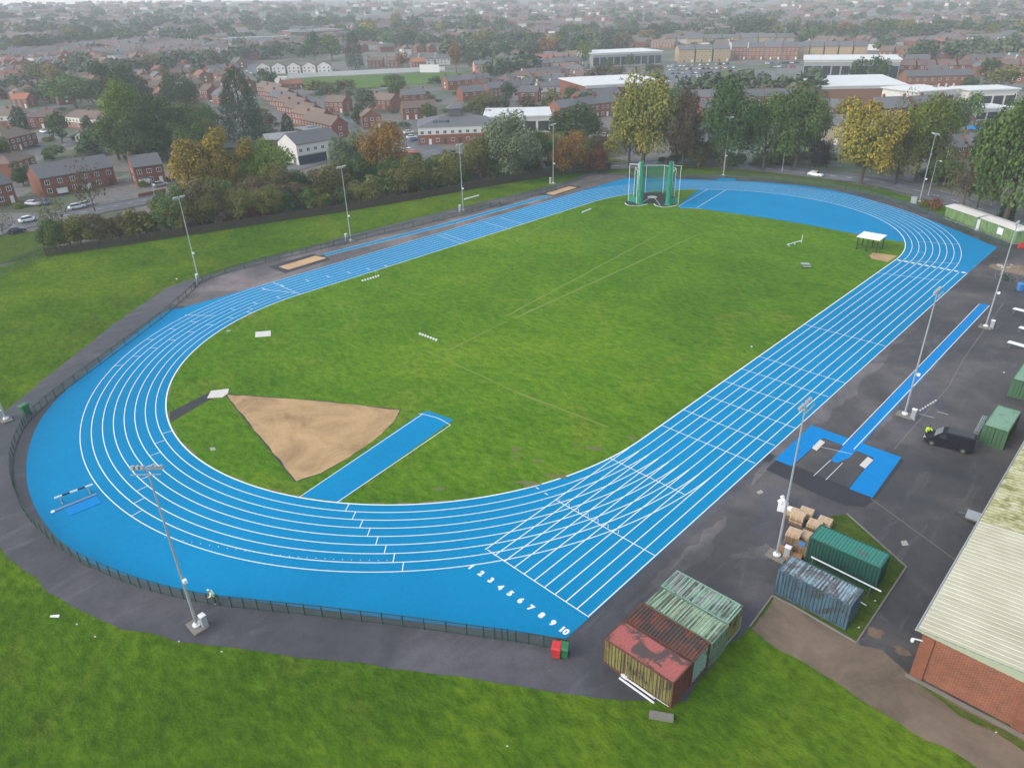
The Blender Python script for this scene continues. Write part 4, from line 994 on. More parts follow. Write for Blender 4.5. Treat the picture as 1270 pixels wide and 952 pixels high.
b = MB(); b.box((0, 0, 1.2), (.5, .3, 2.3)); b.box((0, 0, .1), (.7, .5, .2)); q = P(1211, 285.5, 0); tag(b.build('white_pillar', M('plastic_white'), None, (q.x, q.y, 0), .5), 'white pillar sign between the two green cabins', 'pillar')
def barrier(label, px, py): # red plastic barrier
    q = P(px, py, 0); b = MB(); b.box((0, 0, .5), (1.2, .35, 1.0), top=.7); b.box((0, 0, .08), (1.3, .55, .16)); tag(b.build('barrier', M('bin_red'), None, (q.x, q.y, 0), .9), label, 'barrier')
barrier('red plastic barrier at the right edge beyond the green cabins', 1266, 307)
q = P(1262, 335, 0); t = thing('earth_heap', 'low heap of brown earth and stones at the right picture edge', 'heap', (q.x, q.y, 0))
b = MB(); vs = []; fs = []; n = 14
for i in range(n+1):
    for k in range(n+1):
        x, y = (k/n-.5)*9, (i/n-.5)*5; rr = math.hypot(x/4.5, y/2.5); vs.append((x, y, max(-.02, 1.0*(1-rr*rr))*(.75+.5*noise.noise(Vector((x*.9, y*.9, 3)))) if rr < 1 else -.02))
fs = [(i*(n+1)+k, i*(n+1)+k+1, (i+1)*(n+1)+k+1, (i+1)*(n+1)+k) for i in range(n) for k in range(n)]; b.add(vs, fs); b.build('earth', M('dirt'), t)
b = MB(); [b.box((R.uniform(-3, 3), R.uniform(-1.4, 1.4), .45), (R.uniform(.3, .9), R.uniform(.3, .6), .4), R.random()*3, top=.6) for i in range(16)]; b.build('rubble', M('concrete'), t)
t = thing('scrap_pile', 'dark tangled pile of hurdles and scrap frames at the right edge of the yard', 'scrap pile', (*P(1250, 347, 0).xy, 0))
b = MB()
for i in range(26): x, y = R.uniform(-1.8, 1.8), R.uniform(-1, 1); b.bar((x, y, R.uniform(.0, .6)), (x+R.uniform(-1, 1), y+R.uniform(-1, 1), R.uniform(.2, 1.3)), .07, .07)
b.build('frame', M('galv_dark'), t); b = MB(); [b.box((R.uniform(-1.5, 1.5), R.uniform(-.8, .8), .3), (.9, .6, .5), R.random()*3) for i in range(4)]; b.build('crate', M('cloth_green'), t)
def ybench(label, px, L=2.6):
    q = P(*px, 0); t = thing('table', label, 'table', (q.x, q.y, 0), -.15)
    b = MB(); b.box((0, 0, .74), (L, .9, .06)); b.build('table_top', M('plastic_white'), t)
    for x in (-L*.38, L*.38): b = MB(); b.bar((x, -.35, 0), (x, .1, .7), .05, .05); b.bar((x, .35, 0), (x, -.1, .7), .05, .05); b.build('leg', M('galv_dark'), t)
ybench('pale folding table at the right edge nearest the runway end mast', (1265, 390), 2.2)
ybench('white table between the pale table and the longest white table', (1270, 413), 1.6)
ybench('long white table at the right edge above the green container', (1262, 433), 2.8)
# flat trailer
q = P(1205, 646, 0); t = thing('flat_trailer', 'grey flat trailer parked beside the cream roofed building', 'trailer', (q.x, q.y, 0), .08)
b = MB(); b.box((.4, .2, .55), (2.0, 1.5, .08)); b.build('deck', M('galv'), t)
b = MB(); b.box((.4, -.57, .48), (2.0, .06, .14)); b.box((.4, .97, .48), (2.0, .06, .14)); b.bar((-.6, .2, .45), (-1.3, .2, .4), .08, .08); b.build('chassis', M('galv_dark'), t)
for s_ in (-.5, .9): b = MB(); b.tube((.4, s_-.08, .28), (.4, s_+.08, .28), .28, n=12); b.build('wheel', M('rubber'), t)

# ---- brick sports hall with cream sheet roof
def brick_mat(name, c, mortar, sc=1.0):
    t = NT(name); p = t.objc(); s_ = t.n('ShaderNodeSeparateXYZ'); t.l(p, s_.inputs[0]); cmb = t.n('ShaderNodeCombineXYZ')
    t.l(t.math('ADD', s_.outputs[0], s_.outputs[1]), cmb.inputs[0]); t.l(s_.outputs[2], cmb.inputs[1])
    br = t.n('ShaderNodeTexBrick'); t.l(cmb.outputs[0], br.inputs['Vector']); br.inputs['Scale'].default_value = sc; br.inputs['Brick Width'].default_value = .23; br.inputs['Row Height'].default_value = .075
    br.inputs['Mortar Size'].default_value = .012; br.inputs['Color1'].default_value = (*[x*.8 for x in c], 1); br.inputs['Color2'].default_value = (*[min(1, x*1.2) for x in c], 1); br.inputs['Mortar'].default_value = (*mortar, 1)
    n_ = t.noise(p, .7, 5, .65); col = t.mix(.55, br.outputs['Color'], t.ramp(n_, [(.3, .65), (.7, 1.25)]), 'MULTIPLY')
    return t.fin(col, .9)
brick_mat('hall_brick', (.205, .056, .027), (.27, .145, .095), .62); brick_mat('hall_pier', (.23, .065, .033), (.19, .10, .065))
t = NT('cream_sheet'); p = t.objc(); a = t.noise(p, .4, 5, .6); d = t.noise(t.scalev(p, (.3, 4, 1)), 1.5, 3, .6)
t.fin(t.mix(.5, t.ramp(a, [(.3, (.43, .405, .29)), (.7, (.54, .515, .385))]), t.ramp(d, [(.3, .8), (.7, 1.15)]), 'MULTIPLY'), .6)
t = NT('moss_sheet'); p = t.objc(); v_ = t.n('ShaderNodeTexVoronoi'); v_.inputs['Scale'].default_value = 1.6; t.l(p, v_.inputs['Vector']); a = t.noise(p, 1.1, 5, .7, .6)
t.fin(t.ramp(a, [(.36, (.48, .455, .32)), (.5, (.37, .355, .175)), (.64, (.165, .165, .05))]), .8, a, .3, .05)
simple('sage_fascia', (.36, .40, .29), .6, .06)
HX, HY, EV = 69.9, -55.9, 4.0
hall = thing('sports_hall', 'brick sports hall with pale cream ribbed sheet roof at the lower right', 'building', (HX, HY, 0))
b = MB(); b.box((15, 30, EV/2), (30, 60, EV)); 
b.build('wall', M('hall_brick'), hall)
for x in (.22, 6.7, 13.4, 20):
    b = MB(); b.box((x+.2, -.09, EV/2), (.75 if x > 1 else .82, .2, EV-.01)); b.build('brick_pier', M('hall_pier'), hall)
b = MB(); b.box((-.0, -.02, .04), (.0, .0, .0)) if False else None
def rsheet(name, y0, y1, mat, zo):
    m = MB(); n = int((y1-y0)/.5); vs = []; fs = []
    for i in range(n+1):
        for u, o in ((0, 0), (.62, 0), (.7, .035), (.92, .035)):
            y = y0+(y1-y0)*(i+u)/n
            if y > y1: break
            vs += [(-.42, y, EV+zo+o), (15, y, EV+zo+o+1.35), (30.4, y, EV+zo+o)]
    k = len(vs)//3
    for i in range(k-1):
        fs += [(3*i, 3*i+1, 3*i+4, 3*i+3), (3*i+1, 3*i+2, 3*i+5, 3*i+4)]
    m.add(vs, fs); m.build(name, M(mat), hall)
ysp = (P(1217, 648, EV).y-HY)
rsheet('roof_sheet', .15, ysp, 'cream_sheet', .12); rsheet('mossy_roof_sheet', ysp, 60.4, 'moss_sheet', .15)
b = MB()   # ribbed gable fascia, tapering to the eaves corner
pr = [(-.44, .14), (15, 1.50), (30.4, .14), (30.4, -.3), (26.5, -.62), (3.3, -.62)]
ns = 110
for i in range(ns):
    x0, x1 = -.44+30.8*i/ns, -.44+30.8*(i+1)/ns; xm = (x0+x1)/2
    top = EV+.14+1.36*(1-abs(xm-15)/15.4); bot = EV+max(-.62, .05-.67*min((xm+.44)/3.7, (30.4-xm)/3.7)); b.box((xm, .06+(.018 if i % 2 else 0), (top+bot)/2), (x1-x0, .06, top-bot))
b.build('gable_fascia', M('sage_fascia'), hall)
b = MB(); b.tube((-.50, .0, EV+.06), (-.50, 60, EV+.06), .07, n=8); b.build('gutter', M('grey_paint'), hall)
b = MB(); b.bar((.25, -.1, 3.55), (-.45, -.45, 3.62), .07, .07); b.tube((-.45, -.45, 3.55), (-.45, -.45, 3.35), .12, .12, 10); b.tube((-.45, -.45, 3.35), (-.45, -.45, 3.22), .12, .05, 10); b.build('security_camera', M('plastic_white'), hall)
b = MB(); [b.box((14.8, -.42, .022), (30, .35, .02))]; b.build('kerb_strip', M('kerb_stone'), hall)
# drain strip, grey doors on yard side
for i, y in enumerate((5, 14, 24)):
    b = MB(); b.box((-.03, y, 1.05), (.08, 1.8, 2.1)); b.build('door', M('grey_paint'), hall)
# ------------------------------------------------------------------ trees
def leaf_mat(name, cols, rough=.85):
    """cols: dark, mid, light; per-leaf and per-tree variation"""
    t = NT(name); geo = t.n('ShaderNodeNewGeometry'); rnd = geo.outputs['Random Per Island']; obr = t.n('ShaderNodeObjectInfo').outputs['Random']
    f = t.noise(t.objc(), .55, 3, .6); k = t.math('ADD', t.math('MULTIPLY', f, .85), t.math('MULTIPLY', rnd, .28))
    col = t.ramp(k, [(.38, cols[0]), (.56, cols[1]), (.74, cols[2])])
    hs = t.n('ShaderNodeHueSaturation'); t.l(col, hs.inputs['Color'])
    t.l(t.math('ADD', t.math('MULTIPLY', obr, .03), .482), hs.inputs['Hue']); t.l(t.math('ADD', t.math('MULTIPLY', obr, .4), .8), hs.inputs['Value'])
    return t.fin(hs.outputs[0], rough, spec=.2)
leaf_mat('leaf_green', [(.040, .072, .016), (.076, .124, .028), (.122, .176, .044)])
leaf_mat('leaf_gold', [(.085, .105, .016), (.21, .165, .022), (.40, .255, .03)])
leaf_mat('leaf_muted', [(.038, .056, .027), (.070, .092, .044), (.108, .132, .066)])
leaf_mat('leaf_dark', [(.022, .046, .014), (.044, .078, .023), (.072, .114, .034)])
leaf_mat('leaf_bright', [(.060, .105, .012), (.115, .175, .020), (.18, .245, .034)])
leaf_mat('leaf_olive', [(.072, .076, .020), (.122, .122, .028), (.18, .168, .042)])
leaf_mat('leaf_pale', [(.075, .095, .050), (.13, .16, .085), (.19, .22, .13)])
leaf_mat('leaf_yellow', [(.13, .11, .016), (.27, .20, .025), (.42, .28, .035)])
leaf_mat('leaf_mixed', [(.07, .095, .014), (.18, .165, .022), (.40, .25, .028)])
leaf_mat('leaf_poplar', [(.085, .115, .020), (.17, .19, .034), (.36, .29, .05)])
leaf_mat('leaf_orange', [(.09, .05, .014), (.20, .10, .022), (.34, .16, .030)])
leaf_mat('leaf_brown', [(.060, .048, .024), (.105, .078, .040), (.15, .11, .06)])
leaf_mat('leaf_red', [(.055, .018, .014), (.12, .030, .022), (.18, .05, .032)])
leaf_mat('leaf_purple', [(.012, .010, .013), (.022, .016, .022), (.035, .025, .032)])
leaf_mat('leaf_conifer', [(.014, .032, .016), (.027, .054, .025), (.042, .076, .034)])
simple('bark', (.085, .068, .052), .9, .3, 2)
simple('twig', (.095, .075, .058), .9, .25, 2)

def crown_mesh(seed, style, nq, leaf, w=1.0, h=1.0):
    """crown in a unit box: height 1 (ground at 0), width 1"""
    r = random.Random(seed); m = MB()
    lobes = []
    if style in ('round', 'wide', 'tall', 'bush'):
        zc, rz, rx = {'round': (.53, .46, .47), 'wide': (.53, .45, .49), 'tall': (.53, .46, .44), 'bush': (.44, .47, .48)}[style]
        nl = {'round': 34, 'wide': 40, 'tall': 44, 'bush': 22}[style]
        for i in range(nl):
            u = r.uniform(-.75, 1); a = r.uniform(0, 2*PI); k = r.uniform(.55, .92)
            s_ = math.sqrt(max(0, 1-u*u)); prof = 1.0
            if style == 'tall': prof = 1-.35*max(0, u)
            lobes.append((Vector((rx*k*s_*math.cos(a)*prof, rx*k*s_*math.sin(a)*prof, zc+rz*k*u)), r.uniform(.11, .21)*(.85 if style == 'tall' else 1)))
        lobes.append((Vector((0, 0, zc)), .28))
    elif style == 'conifer':
        for i in range(54):
            z = .06+.90*(i/54); rr = .47*min(1, (1.03-z)*2.3)**.8*r.uniform(.6, .95); a = i*2.4
            lobes.append((Vector((rr*math.cos(a), rr*math.sin(a), z)), .06+.09*(1-z)**.6))
    tot = sum(l[1]**2 for l in lobes)
    for c, rad_ in lobes:
        k = int(nq*rad_**2/tot)+1
        for i in range(k):
            u = r.uniform(-.55, 1); a = r.uniform(0, 2*PI); s_ = math.sqrt(1-u*u); d = Vector((s_*math.cos(a), s_*math.sin(a), u))
            q = c+d*rad_*r.uniform(.72, 1.08)
            if q.z < .015: continue
            nrm = (d*1.0+Vector((0, 0, .45))+Vector((r.gauss(0, .45), r.gauss(0, .45), r.gauss(0, .45)))).normalized()
            x = nrm.orthogonal().normalized(); y = nrm.cross(x); an = r.uniform(0, PI); x, y = x*math.cos(an)+y*math.sin(an), y*math.cos(an)-x*math.sin(an)
            l_ = leaf*r.uniform(.6, 1.35)
            m.add([q-x*l_-y*l_*.5, q+x*l_*.3-y*l_*.8, q+x*l_+y*l_*.4, q-x*l_*.2+y*l_*.8], [(0, 1, 2, 3)])
    return m
def trunk_mb(seed, style, limbs=7):
    r = random.Random(seed); m = MB(); top = .5 if style != 'conifer' else .9
    m.tube((0, 0, -.02), (.01, 0, .22), .032, .024, 7); m.tube((.01, 0, .22), (-.005, .01, top), .024, .01, 6)
    for i in range(limbs):
        a = i*2.4+r.random(); z = r.uniform(.2, .42); rr = r.uniform(.18, .33)
        p = Vector((.005, 0, z)); q = Vector((rr*math.cos(a), rr*math.sin(a), z+r.uniform(.15, .33))); m.tube(p, q, .012, .004, 5)
        for k in range(2): m.tube(p.lerp(q, .55+.2*k), q+Vector((r.uniform(-.12, .12), r.uniform(-.12, .12), r.uniform(.05, .18))), .005, .002, 4)
    return m
def bare_mb(seed, n=5, thin=1.0):
    r = random.Random(seed); m = MB()
    def br(p, d, L, rad_, lev):
        q = p+d*L; m.tube(p, q, rad_, rad_*.6, 5 if lev < 2 else 3, caps=False)
        if lev >= 4: return
        for k in range(4 if lev < 3 else 5):
            t_ = r.uniform(.35, 1); nd = (d+Vector((r.gauss(0, .55), r.gauss(0, .55), r.gauss(.12, .35)))).normalized(); br(p.lerp(q, t_), nd, L*r.uniform(.5, .72), rad_*.5, lev+1)
    br(Vector((0, 0, 0)), Vector((.02, .01, 1)), .30, .022*thin, 0); return m
CR = {}
for st, n in (('round', 3), ('wide', 2), ('tall', 2), ('bush', 3), ('conifer', 1)):
    for i in range(n):
        for lod, (nq, lf) in enumerate(((11000, .0145), (5200, .0195))):
            CR[st, i, lod] = crown_mesh(hash((st, i)) % 1 + 17*i+len(st)*101, st, nq, lf if st != 'conifer' else lf*.75).mesh('crown', M('leaf_green'))
TR = {st: trunk_mb(3, st).mesh('trunk', M('bark')) for st in ('round', 'conifer')}
BARE = [bare_mb(s_).mesh('branches', M('twig')) for s_ in (2, 9, 15)]
WISP = [crown_mesh(77+i, 'round', 420, .022).mesh('leaves', M('leaf_brown')) for i in range(2)]
FAR1 = {}
for st, n in (('round', 3), ('wide', 2), ('conifer', 1), ('bush', 2)):
    for i in range(n):
        m = crown_mesh(500+i*7+len(st), st, 750, .045 if st != 'conifer' else .05); FAR1[st, i] = m.mesh('crown', M('leaf_green'))
def setmat(o, mat, k=0): o.material_slots[k].link = 'OBJECT'; o.material_slots[k].material = M(mat)
NTREE = [0]; NBUSH = [0]; SPOTS = []
def tree(label, q, h, w, style, mat, group=None, lod=None, name='tree'):
    (NBUSH if style == 'bush' else NTREE)[0] += 1; i = R.randrange({'round': 3, 'wide': 2, 'tall': 2, 'bush': 3, 'conifer': 1, 'bare': 3}[style]); rz = R.uniform(0, 6.28)
    dist = (Vector(q)-EYE).length; px = h/ (dist/FOC)
    cat = 'bush' if style == 'bush' else 'tree'; nm = {'bush': 'shrub', 'conifer': 'conifer_tree', 'bare': 'bare_tree'}.get(style, 'broadleaf_tree')
    if px < 30 and style != 'bare' and not (style == 'bush' and px > 16):
        st = style if style in ('conifer', 'wide', 'bush') else 'round'; ii = i % (3 if st == 'round' else 1 if st == 'conifer' else 2)
        t = tag(empty(nm, q, rz), label, cat, group); t.scale = (w, w, h); o = link('crown', FAR1[st, ii], t); setmat(o, mat)
        if style != 'bush': link('trunk', TR['conifer' if st == 'conifer' else 'round'], t)
        return t
    t = tag(empty(nm, q, rz), label, cat, group); t.scale = (w, w*R.uniform(.9, 1.1), h)
    if style == 'bare':
        link('branches', BARE[i], t); o = link('leaves', WISP[i % 2], t); setmat(o, mat); return t
    lod = lod if lod is not None else (0 if px > 60 else 1)
    o = link('crown', CR[style, i, lod], t); setmat(o, mat)
    link('trunk', TR['conifer' if style == 'conifer' else 'round'], t)
    return t
def T(px, py, hp, wp, style, mat, label, group=None, sc=1.0):
    q = P(px, py); k = mpp(q); return tree(label, (q.x, q.y, q.z-.1), hp*k*1.06*sc, wp*k*sc, style, mat, group)

# big hand-placed trees
for a in [
    (306, 178, 84, 48, 'conifer', 'leaf_conifer', 'tall dark columnar conifer beside the terraced houses left of the main road'),
    (151, 135, 55, 66, 'round', 'leaf_dark', 'large dark round tree among the left houses behind the green trees'),
    (166, 192, 78, 66, 'round', 'leaf_bright', 'light green rounded tree of the big clump above the detached brick house'),
    (204, 196, 68, 70, 'wide', 'leaf_dark', 'dark green broad tree in the middle of the big clump above the detached house'),
    (250, 178, 50, 58, 'round', 'leaf_green', 'mid green tree at the right of the big clump left of the conifer'),
    (226, 140, 42, 52, 'round', 'leaf_dark', 'dark tree standing behind the big green clump'),
    (95, 134, 36, 66, 'wide', 'leaf_green', 'grey green tree behind the hipped roof semis'),
    (62, 128, 22, 34, 'round', 'leaf_dark', 'low dark tree behind the hipped semi with the orange roof beside it'),
    (264, 250, 84, 74, 'round', 'leaf_gold', 'large yellow topped tree right of the detached brick house'),
    (240, 232, 54, 46, 'round', 'leaf_yellow', 'bright yellow crown at the left of the yellow topped tree'),
    (302, 250, 72, 56, 'round', 'leaf_mixed', 'tan and yellow tree between the yellow topped tree and the green one'),
    (336, 245, 70, 70, 'round', 'leaf_bright', 'fresh green tree under the white gabled house left of the main road'),
    (437, 232, 68, 46, 'round', 'leaf_pale', 'pale silvery green tree left of the autumn orange tree'),
    (479, 232, 70, 54, 'round', 'leaf_orange', 'tall orange brown autumn tree left of the car park'),
    (516, 239, 44, 46, 'round', 'leaf_olive', 'olive tree below the car park of the slate roofed office'),
    (557, 232, 42, 44, 'round', 'leaf_olive', 'olive brown tree behind the barrier bar mast'),
    (594, 226, 50, 44, 'round', 'leaf_olive', 'dull olive tree right of the slate roofed office'),
    (633, 222, 72, 72, 'round', 'leaf_pale', 'large pale green willow like tree below the white roofed building'),
    (665, 212, 46, 44, 'round', 'leaf_green', 'mid green tree between the pale willow and the orange topped tree'),
    (706, 216, 50, 44, 'round', 'leaf_orange', 'orange and green topped tree beside the far sand pit mast'),
    (713, 188, 52, 66, 'wide', 'leaf_dark', 'dark green tree behind the orange topped tree'),
    (738, 213, 30, 32, 'bush', 'leaf_red', 'dark red rounded shrub left of the throwing cage'),
    (797, 207, 108, 84, 'round', 'leaf_poplar', 'tallest yellow green tree behind the throwing cage'),
    (780, 206, 66, 56, 'round', 'leaf_poplar', 'lower yellow green tree spreading at the foot of the tallest one'),
    (846, 210, 86, 48, 'tall', 'leaf_brown', 'brown tree right of the tallest yellow green tree'),
    (866, 207, 44, 34, 'bush', 'leaf_olive', 'small olive tree between the brown tree and the dark round tree'),
    (899, 212, 96, 76, 'round', 'leaf_dark', 'big dark green round tree behind the blue pad mast'),
    (946, 212, 82, 68, 'round', 'leaf_green', 'green tree right of the big dark round tree'),
    (985, 211, 90, 70, 'round', 'leaf_green', 'rounded mid green tree above the thin street lamp'),
    (1014, 215, 42, 28, 'round', 'leaf_purple', 'small dark purple tree beside the white car on the road'),
    (1067, 228, 98, 76, 'round', 'leaf_gold', 'golden yellow and green round tree near the far bend'),
    (1110, 228, 66, 50, 'round', 'leaf_olive', 'dull olive tree right of the golden tree'),
    (1135, 226, 92, 74, 'round', 'leaf_bright', 'light green loose tree left of the far bend masts'),
    (1120, 160, 46, 30, 'bare', 'leaf_olive', 'bare branched tree rising behind the light green loose tree'),
    (1178, 178, 46, 36, 'round', 'leaf_dark', 'dark green tree beside the dark roofed houses on the right'),
    (1170, 232, 48, 40, 'bush', 'leaf_green', 'dark green bush under the light green loose tree'),
    (1192, 262, 76, 62, 'bare', 'leaf_brown', 'brown half bare tree left of the large tree at the right edge'),
    (1212, 258, 60, 50, 'round', 'leaf_brown', 'brown leaved tree behind the first green cabin'),
    (1243, 282, 168, 92, 'round', 'leaf_green', 'largest green tree at the right edge behind the cabins'),
    (1278, 262, 132, 90, 'round', 'leaf_olive', 'tall olive green tree cut by the right picture edge'),
    (1222, 212, 60, 50, 'round', 'leaf_dark', 'dark tree behind the largest green tree at the right edge'),
    (1246, 276, 30, 20, 'conifer', 'leaf_dark', 'small conical dark tree behind the cabin with the white panel'),
    (1157, 259, 15, 18, 'bush', 'leaf_orange', 'orange shrub beside the far bend mast'),
    (1147, 256, 9, 12, 'bush', 'leaf_olive', 'low olive shrub between the mast and the orange shrub'),
    (118, 262, 62, 44, 'bare', 'leaf_brown', 'brown twiggy tree in front of the long slate roofed terrace'),
    (68, 288, 48, 40, 'bare', 'leaf_olive', 'bare tree on the verge beside the white moving car'),
    (5, 292, 32, 30, 'bare', 'leaf_brown', 'bare brown tree at the left picture edge by the road'),
    (30, 230, 30, 26, 'bush', 'leaf_dark', 'dark bush between the left edge house and the long terrace'),
    (5, 220, 44, 30, 'round', 'leaf_dark', 'dark tree above the brick house at the left edge'),
    (78, 178, 34, 25, 'round', 'leaf_dark', 'small round street tree in the cul de sac of semis'),
    (68, 196, 17, 24, 'bush', 'leaf_green', 'green garden bush below the cul de sac'),
    (98, 194, 9, 7, 'bush', 'leaf_yellow', 'bright yellow garden shrub above the long terrace'),
    (148, 198, 48, 56, 'round', 'leaf_green', 'green tree low at the left of the big clump'),
    (186, 200, 44, 60, 'bush', 'leaf_dark', 'dark spreading bush below the middle of the big clump'),
    (238, 196, 46, 54, 'round', 'leaf_green', 'green tree low at the right of the big clump'),
    (268, 186, 40, 34, 'bush', 'leaf_olive', 'olive bush between the big clump and the conifer'),
    (112, 193, 16, 40, 'bush', 'leaf_dark', 'dark hedge like bushes above the long terrace roof'),
    (178, 232, 9, 14, 'bush', 'leaf_bright', 'light green garden shrub by the bay window of the detached house'),
    (24, 258, 7, 16, 'bush', 'leaf_bright', 'yellow green garden shrubs before the left edge house'),
    (441, 86, 40, 21, 'conifer', 'leaf_conifer', 'dark conical conifer behind the white fence of the playing field'),
    (391, 76, 30, 20, 'round', 'leaf_dark', 'dark tree beside the tall white column'),
    (412, 76, 28, 30, 'round', 'leaf_green', 'green tree left of the dark conical conifer'),
    (333, 113, 24, 24, 'round', 'leaf_dark', 'dark round tree at the upper end of the main road'),
    (566, 90, 32, 17, 'round', 'leaf_orange', 'orange tree by the pink building'),
    (500, 84, 18, 18, 'round', 'leaf_orange', 'small orange tree behind the playing field'),
    (724, 82, 26, 22, 'round', 'leaf_bright', 'light green tree among the terraces left of the white showroom'),
    (815, 96, 13, 16, 'round', 'leaf_red', 'reddish tree on the corner of the dealership car lot'),
    (740, 112, 26, 34, 'round', 'leaf_brown', 'brown and green trees left of the white roofed store'),
    (765, 100, 16, 22, 'round', 'leaf_brown', 'brown tree before the white showroom'),
    (1062, 104, 28, 24, 'round', 'leaf_dark', 'dark tree before the glass showroom, the left of the two'),
    (1086, 105, 30, 30, 'round', 'leaf_dark', 'dark tree before the glass showroom, the right of the two'),
    (1050, 124, 14, 20, 'bush', 'leaf_dark', 'dark bush on the left of the white sloped roof'),
    (1239, 112, 28, 40, 'wide', 'leaf_olive', 'olive tree right of the long red terrace'),
    (1201, 112, 16, 22, 'round', 'leaf_dark', 'dark tree at the end of the long red terrace'),
    (1225, 96, 20, 26, 'round', 'leaf_dark', 'dark tree beyond the long red terrace'),
    (945, 112, 20, 22, 'round', 'leaf_dark', 'dark tree right of the dealership cars'),
    (918, 112, 14, 14, 'round', 'leaf_brown', 'brown tree right of the dealership cars'),
    (444, 156, 22, 16, 'round', 'leaf_dark', 'dark tree beside the small gabled brick house'),
    (430, 112, 14, 26, 'bush', 'leaf_olive', 'olive bushes below the playing field left'),
    (490, 112, 18, 34, 'bush', 'leaf_green', 'green bushes below the middle of the playing field'),
    (540, 106, 12, 18, 'bush', 'leaf_dark', 'dark bush below the right of the playing field'),
    (395, 116, 16, 40, 'bush', 'leaf_olive', 'scrubby bushes beside the main road below the playing field'),
    (600, 140, 22, 50, 'bush', 'leaf_olive', 'olive hedge trees right of the slate roofed office'),
    (655, 140, 20, 30, 'round', 'leaf_brown', 'brown topped tree above the white canopy building'),
    (685, 140, 26, 30, 'round', 'leaf_olive', 'olive tree right of the white canopy building'),
    (668, 118, 20, 20, 'round', 'leaf_dark', 'dark tree above the terraces in the middle'),
    (930, 48, 24, 60, 'wide', 'leaf_dark', 'wide dark hillside tree above the yellow apartment blocks'),
]: T(*a)
for x, y, h_, w_ in ((1200, 150, 44, 44), (1150, 150, 30, 34)): T(x, y, h_*.7, w_*.7, 'round', 'leaf_green' if x > 1170 else 'leaf_olive', 'tree among the white fronted shops on the right, ' + ('the greener one' if x > 1170 else 'the olive one'))

# tree belt behind the paling fence
ZN = [(40, 'left of the fence corner mast'), (222, 'between the fence corner mast and the pit mast'), (425, 'between the pit mast and the barrier bar mast'), (572, 'between the barrier bar mast and the far pit mast'), (685, 'right of the far pit mast')]
TN = {'leaf_olive': 'olive', 'leaf_brown': 'brown', 'leaf_red': 'dark red', 'leaf_green': 'mid green', 'leaf_bright': 'light green', 'leaf_mixed': 'yellow tinged', 'leaf_dark': 'dark green', 'leaf_orange': 'orange brown', 'leaf_pale': 'pale green'}
def bandy(x): # photo line of the fence foot
    for (x0, y0), (x1, y1) in zip(bf[:-1], bf[1:]):
        if x0 <= x <= x1: return y0+(y1-y0)*(x-x0)/(x1-x0)
    return bf[-1][1]
x = 64
while x < 756:
    for row in range(1 if x < 200 else 2):
        xx_ = x+R.uniform(-7, 7); y = bandy(max(59, min(755, xx_)))-7-row*R.uniform(7, 13); sz = (42-(xx_/760)*18)*(.92 if xx_ < 210 else 1)*R.choice((R.uniform(.5, .8), R.uniform(.75, 1.15)))*(1.0 if row == 0 else 1.3)
        m_ = R.choices(['leaf_olive', 'leaf_brown', 'leaf_green', 'leaf_red', 'leaf_mixed', 'leaf_dark', 'leaf_orange'], [44, 20, 22, 8 if row == 0 else 2, 5, 6, 3])[0]
        if m_ == 'leaf_red': sz *= .6
        z_ = [n for lim, n in ZN if xx_ >= lim] or [ZN[0][1]]; kind_ = 'bush' if R.random() < .62 else 'round'
        nm_ = ('bush' if kind_ == 'bush' else 'tree'); fr = 'front' if row == 0 else 'back'
        lab = f'{TN[m_]} {fr} row belt {nm_} {z_[-1]}'
        T(xx_, y, sz, sz*R.uniform(.95, 1.35), kind_, m_, lab, f'{TN[m_]} {nm_} group, belt {fr}, {z_[-1]}')
    x += (11 if x < 200 else 15)-(x/760)*5
# ------------------------------------------------------------------ town
simple('brick_red', (.215, .080, .050), .9, .22, .9, rnd=.15); simple('brick_brown', (.21, .105, .064), .9, .2, .9, rnd=.15); simple('brick_yellow', (.38, .265, .15), .9, .15, .6, rnd=.1)
simple('stone_wall', (.30, .25, .17), .9, .2, .8, rnd=.1); simple('render_white', (.60, .58, .54), .85, .1, .6, rnd=.08); simple('render_pink', (.62, .26, .26), .85, .08, .6)
simple('tile_brown', (.155, .108, .088), .9, .25, 1.5, rnd=.2); simple('slate', (.115, .115, .122), .7, .22, 1.2, rnd=.15); simple('tile_orange', (.33, .125, .07), .9, .2, 1.2); simple('tile_red', (.24, .09, .06), .9, .2, 1.2, rnd=.15)
simple('flat_white', (.62, .62, .60), .6, .12, .12); simple('flat_grey', (.27, .28, .29), .7, .15, .2); simple('upvc', (.72, .72, .72), .5, .05); simple('door_dark', (.06, .05, .05), .6, .2)
simple('solar', (.02, .025, .045), .25, .2, 2)
WINM = {}
def win_mesh(w=1.3, h=1.25, bars_=1):
    k = (w, h, bars_)
    if k not in WINM:
        f = MB(); f.box((0, -.02, h/2), (w, .08, .11)); f.v = []; f.f = []; f.m = []
        for z in (.05, h-.05): f.box((0, -.03, z), (w, .09, .1))
        for i in range(bars_+2): f.box((-w/2+.05+(w-.1)*i/(bars_+1), -.03, h/2), (.1, .088, h-.2))
        g_ = MB(); g_.box((0, -.005, h/2), (w-.12, .03, h-.12))
        WINM[k] = (f.mesh('window', M('upvc')), g_.mesh('pane', M('glass')))
    return WINM[k]
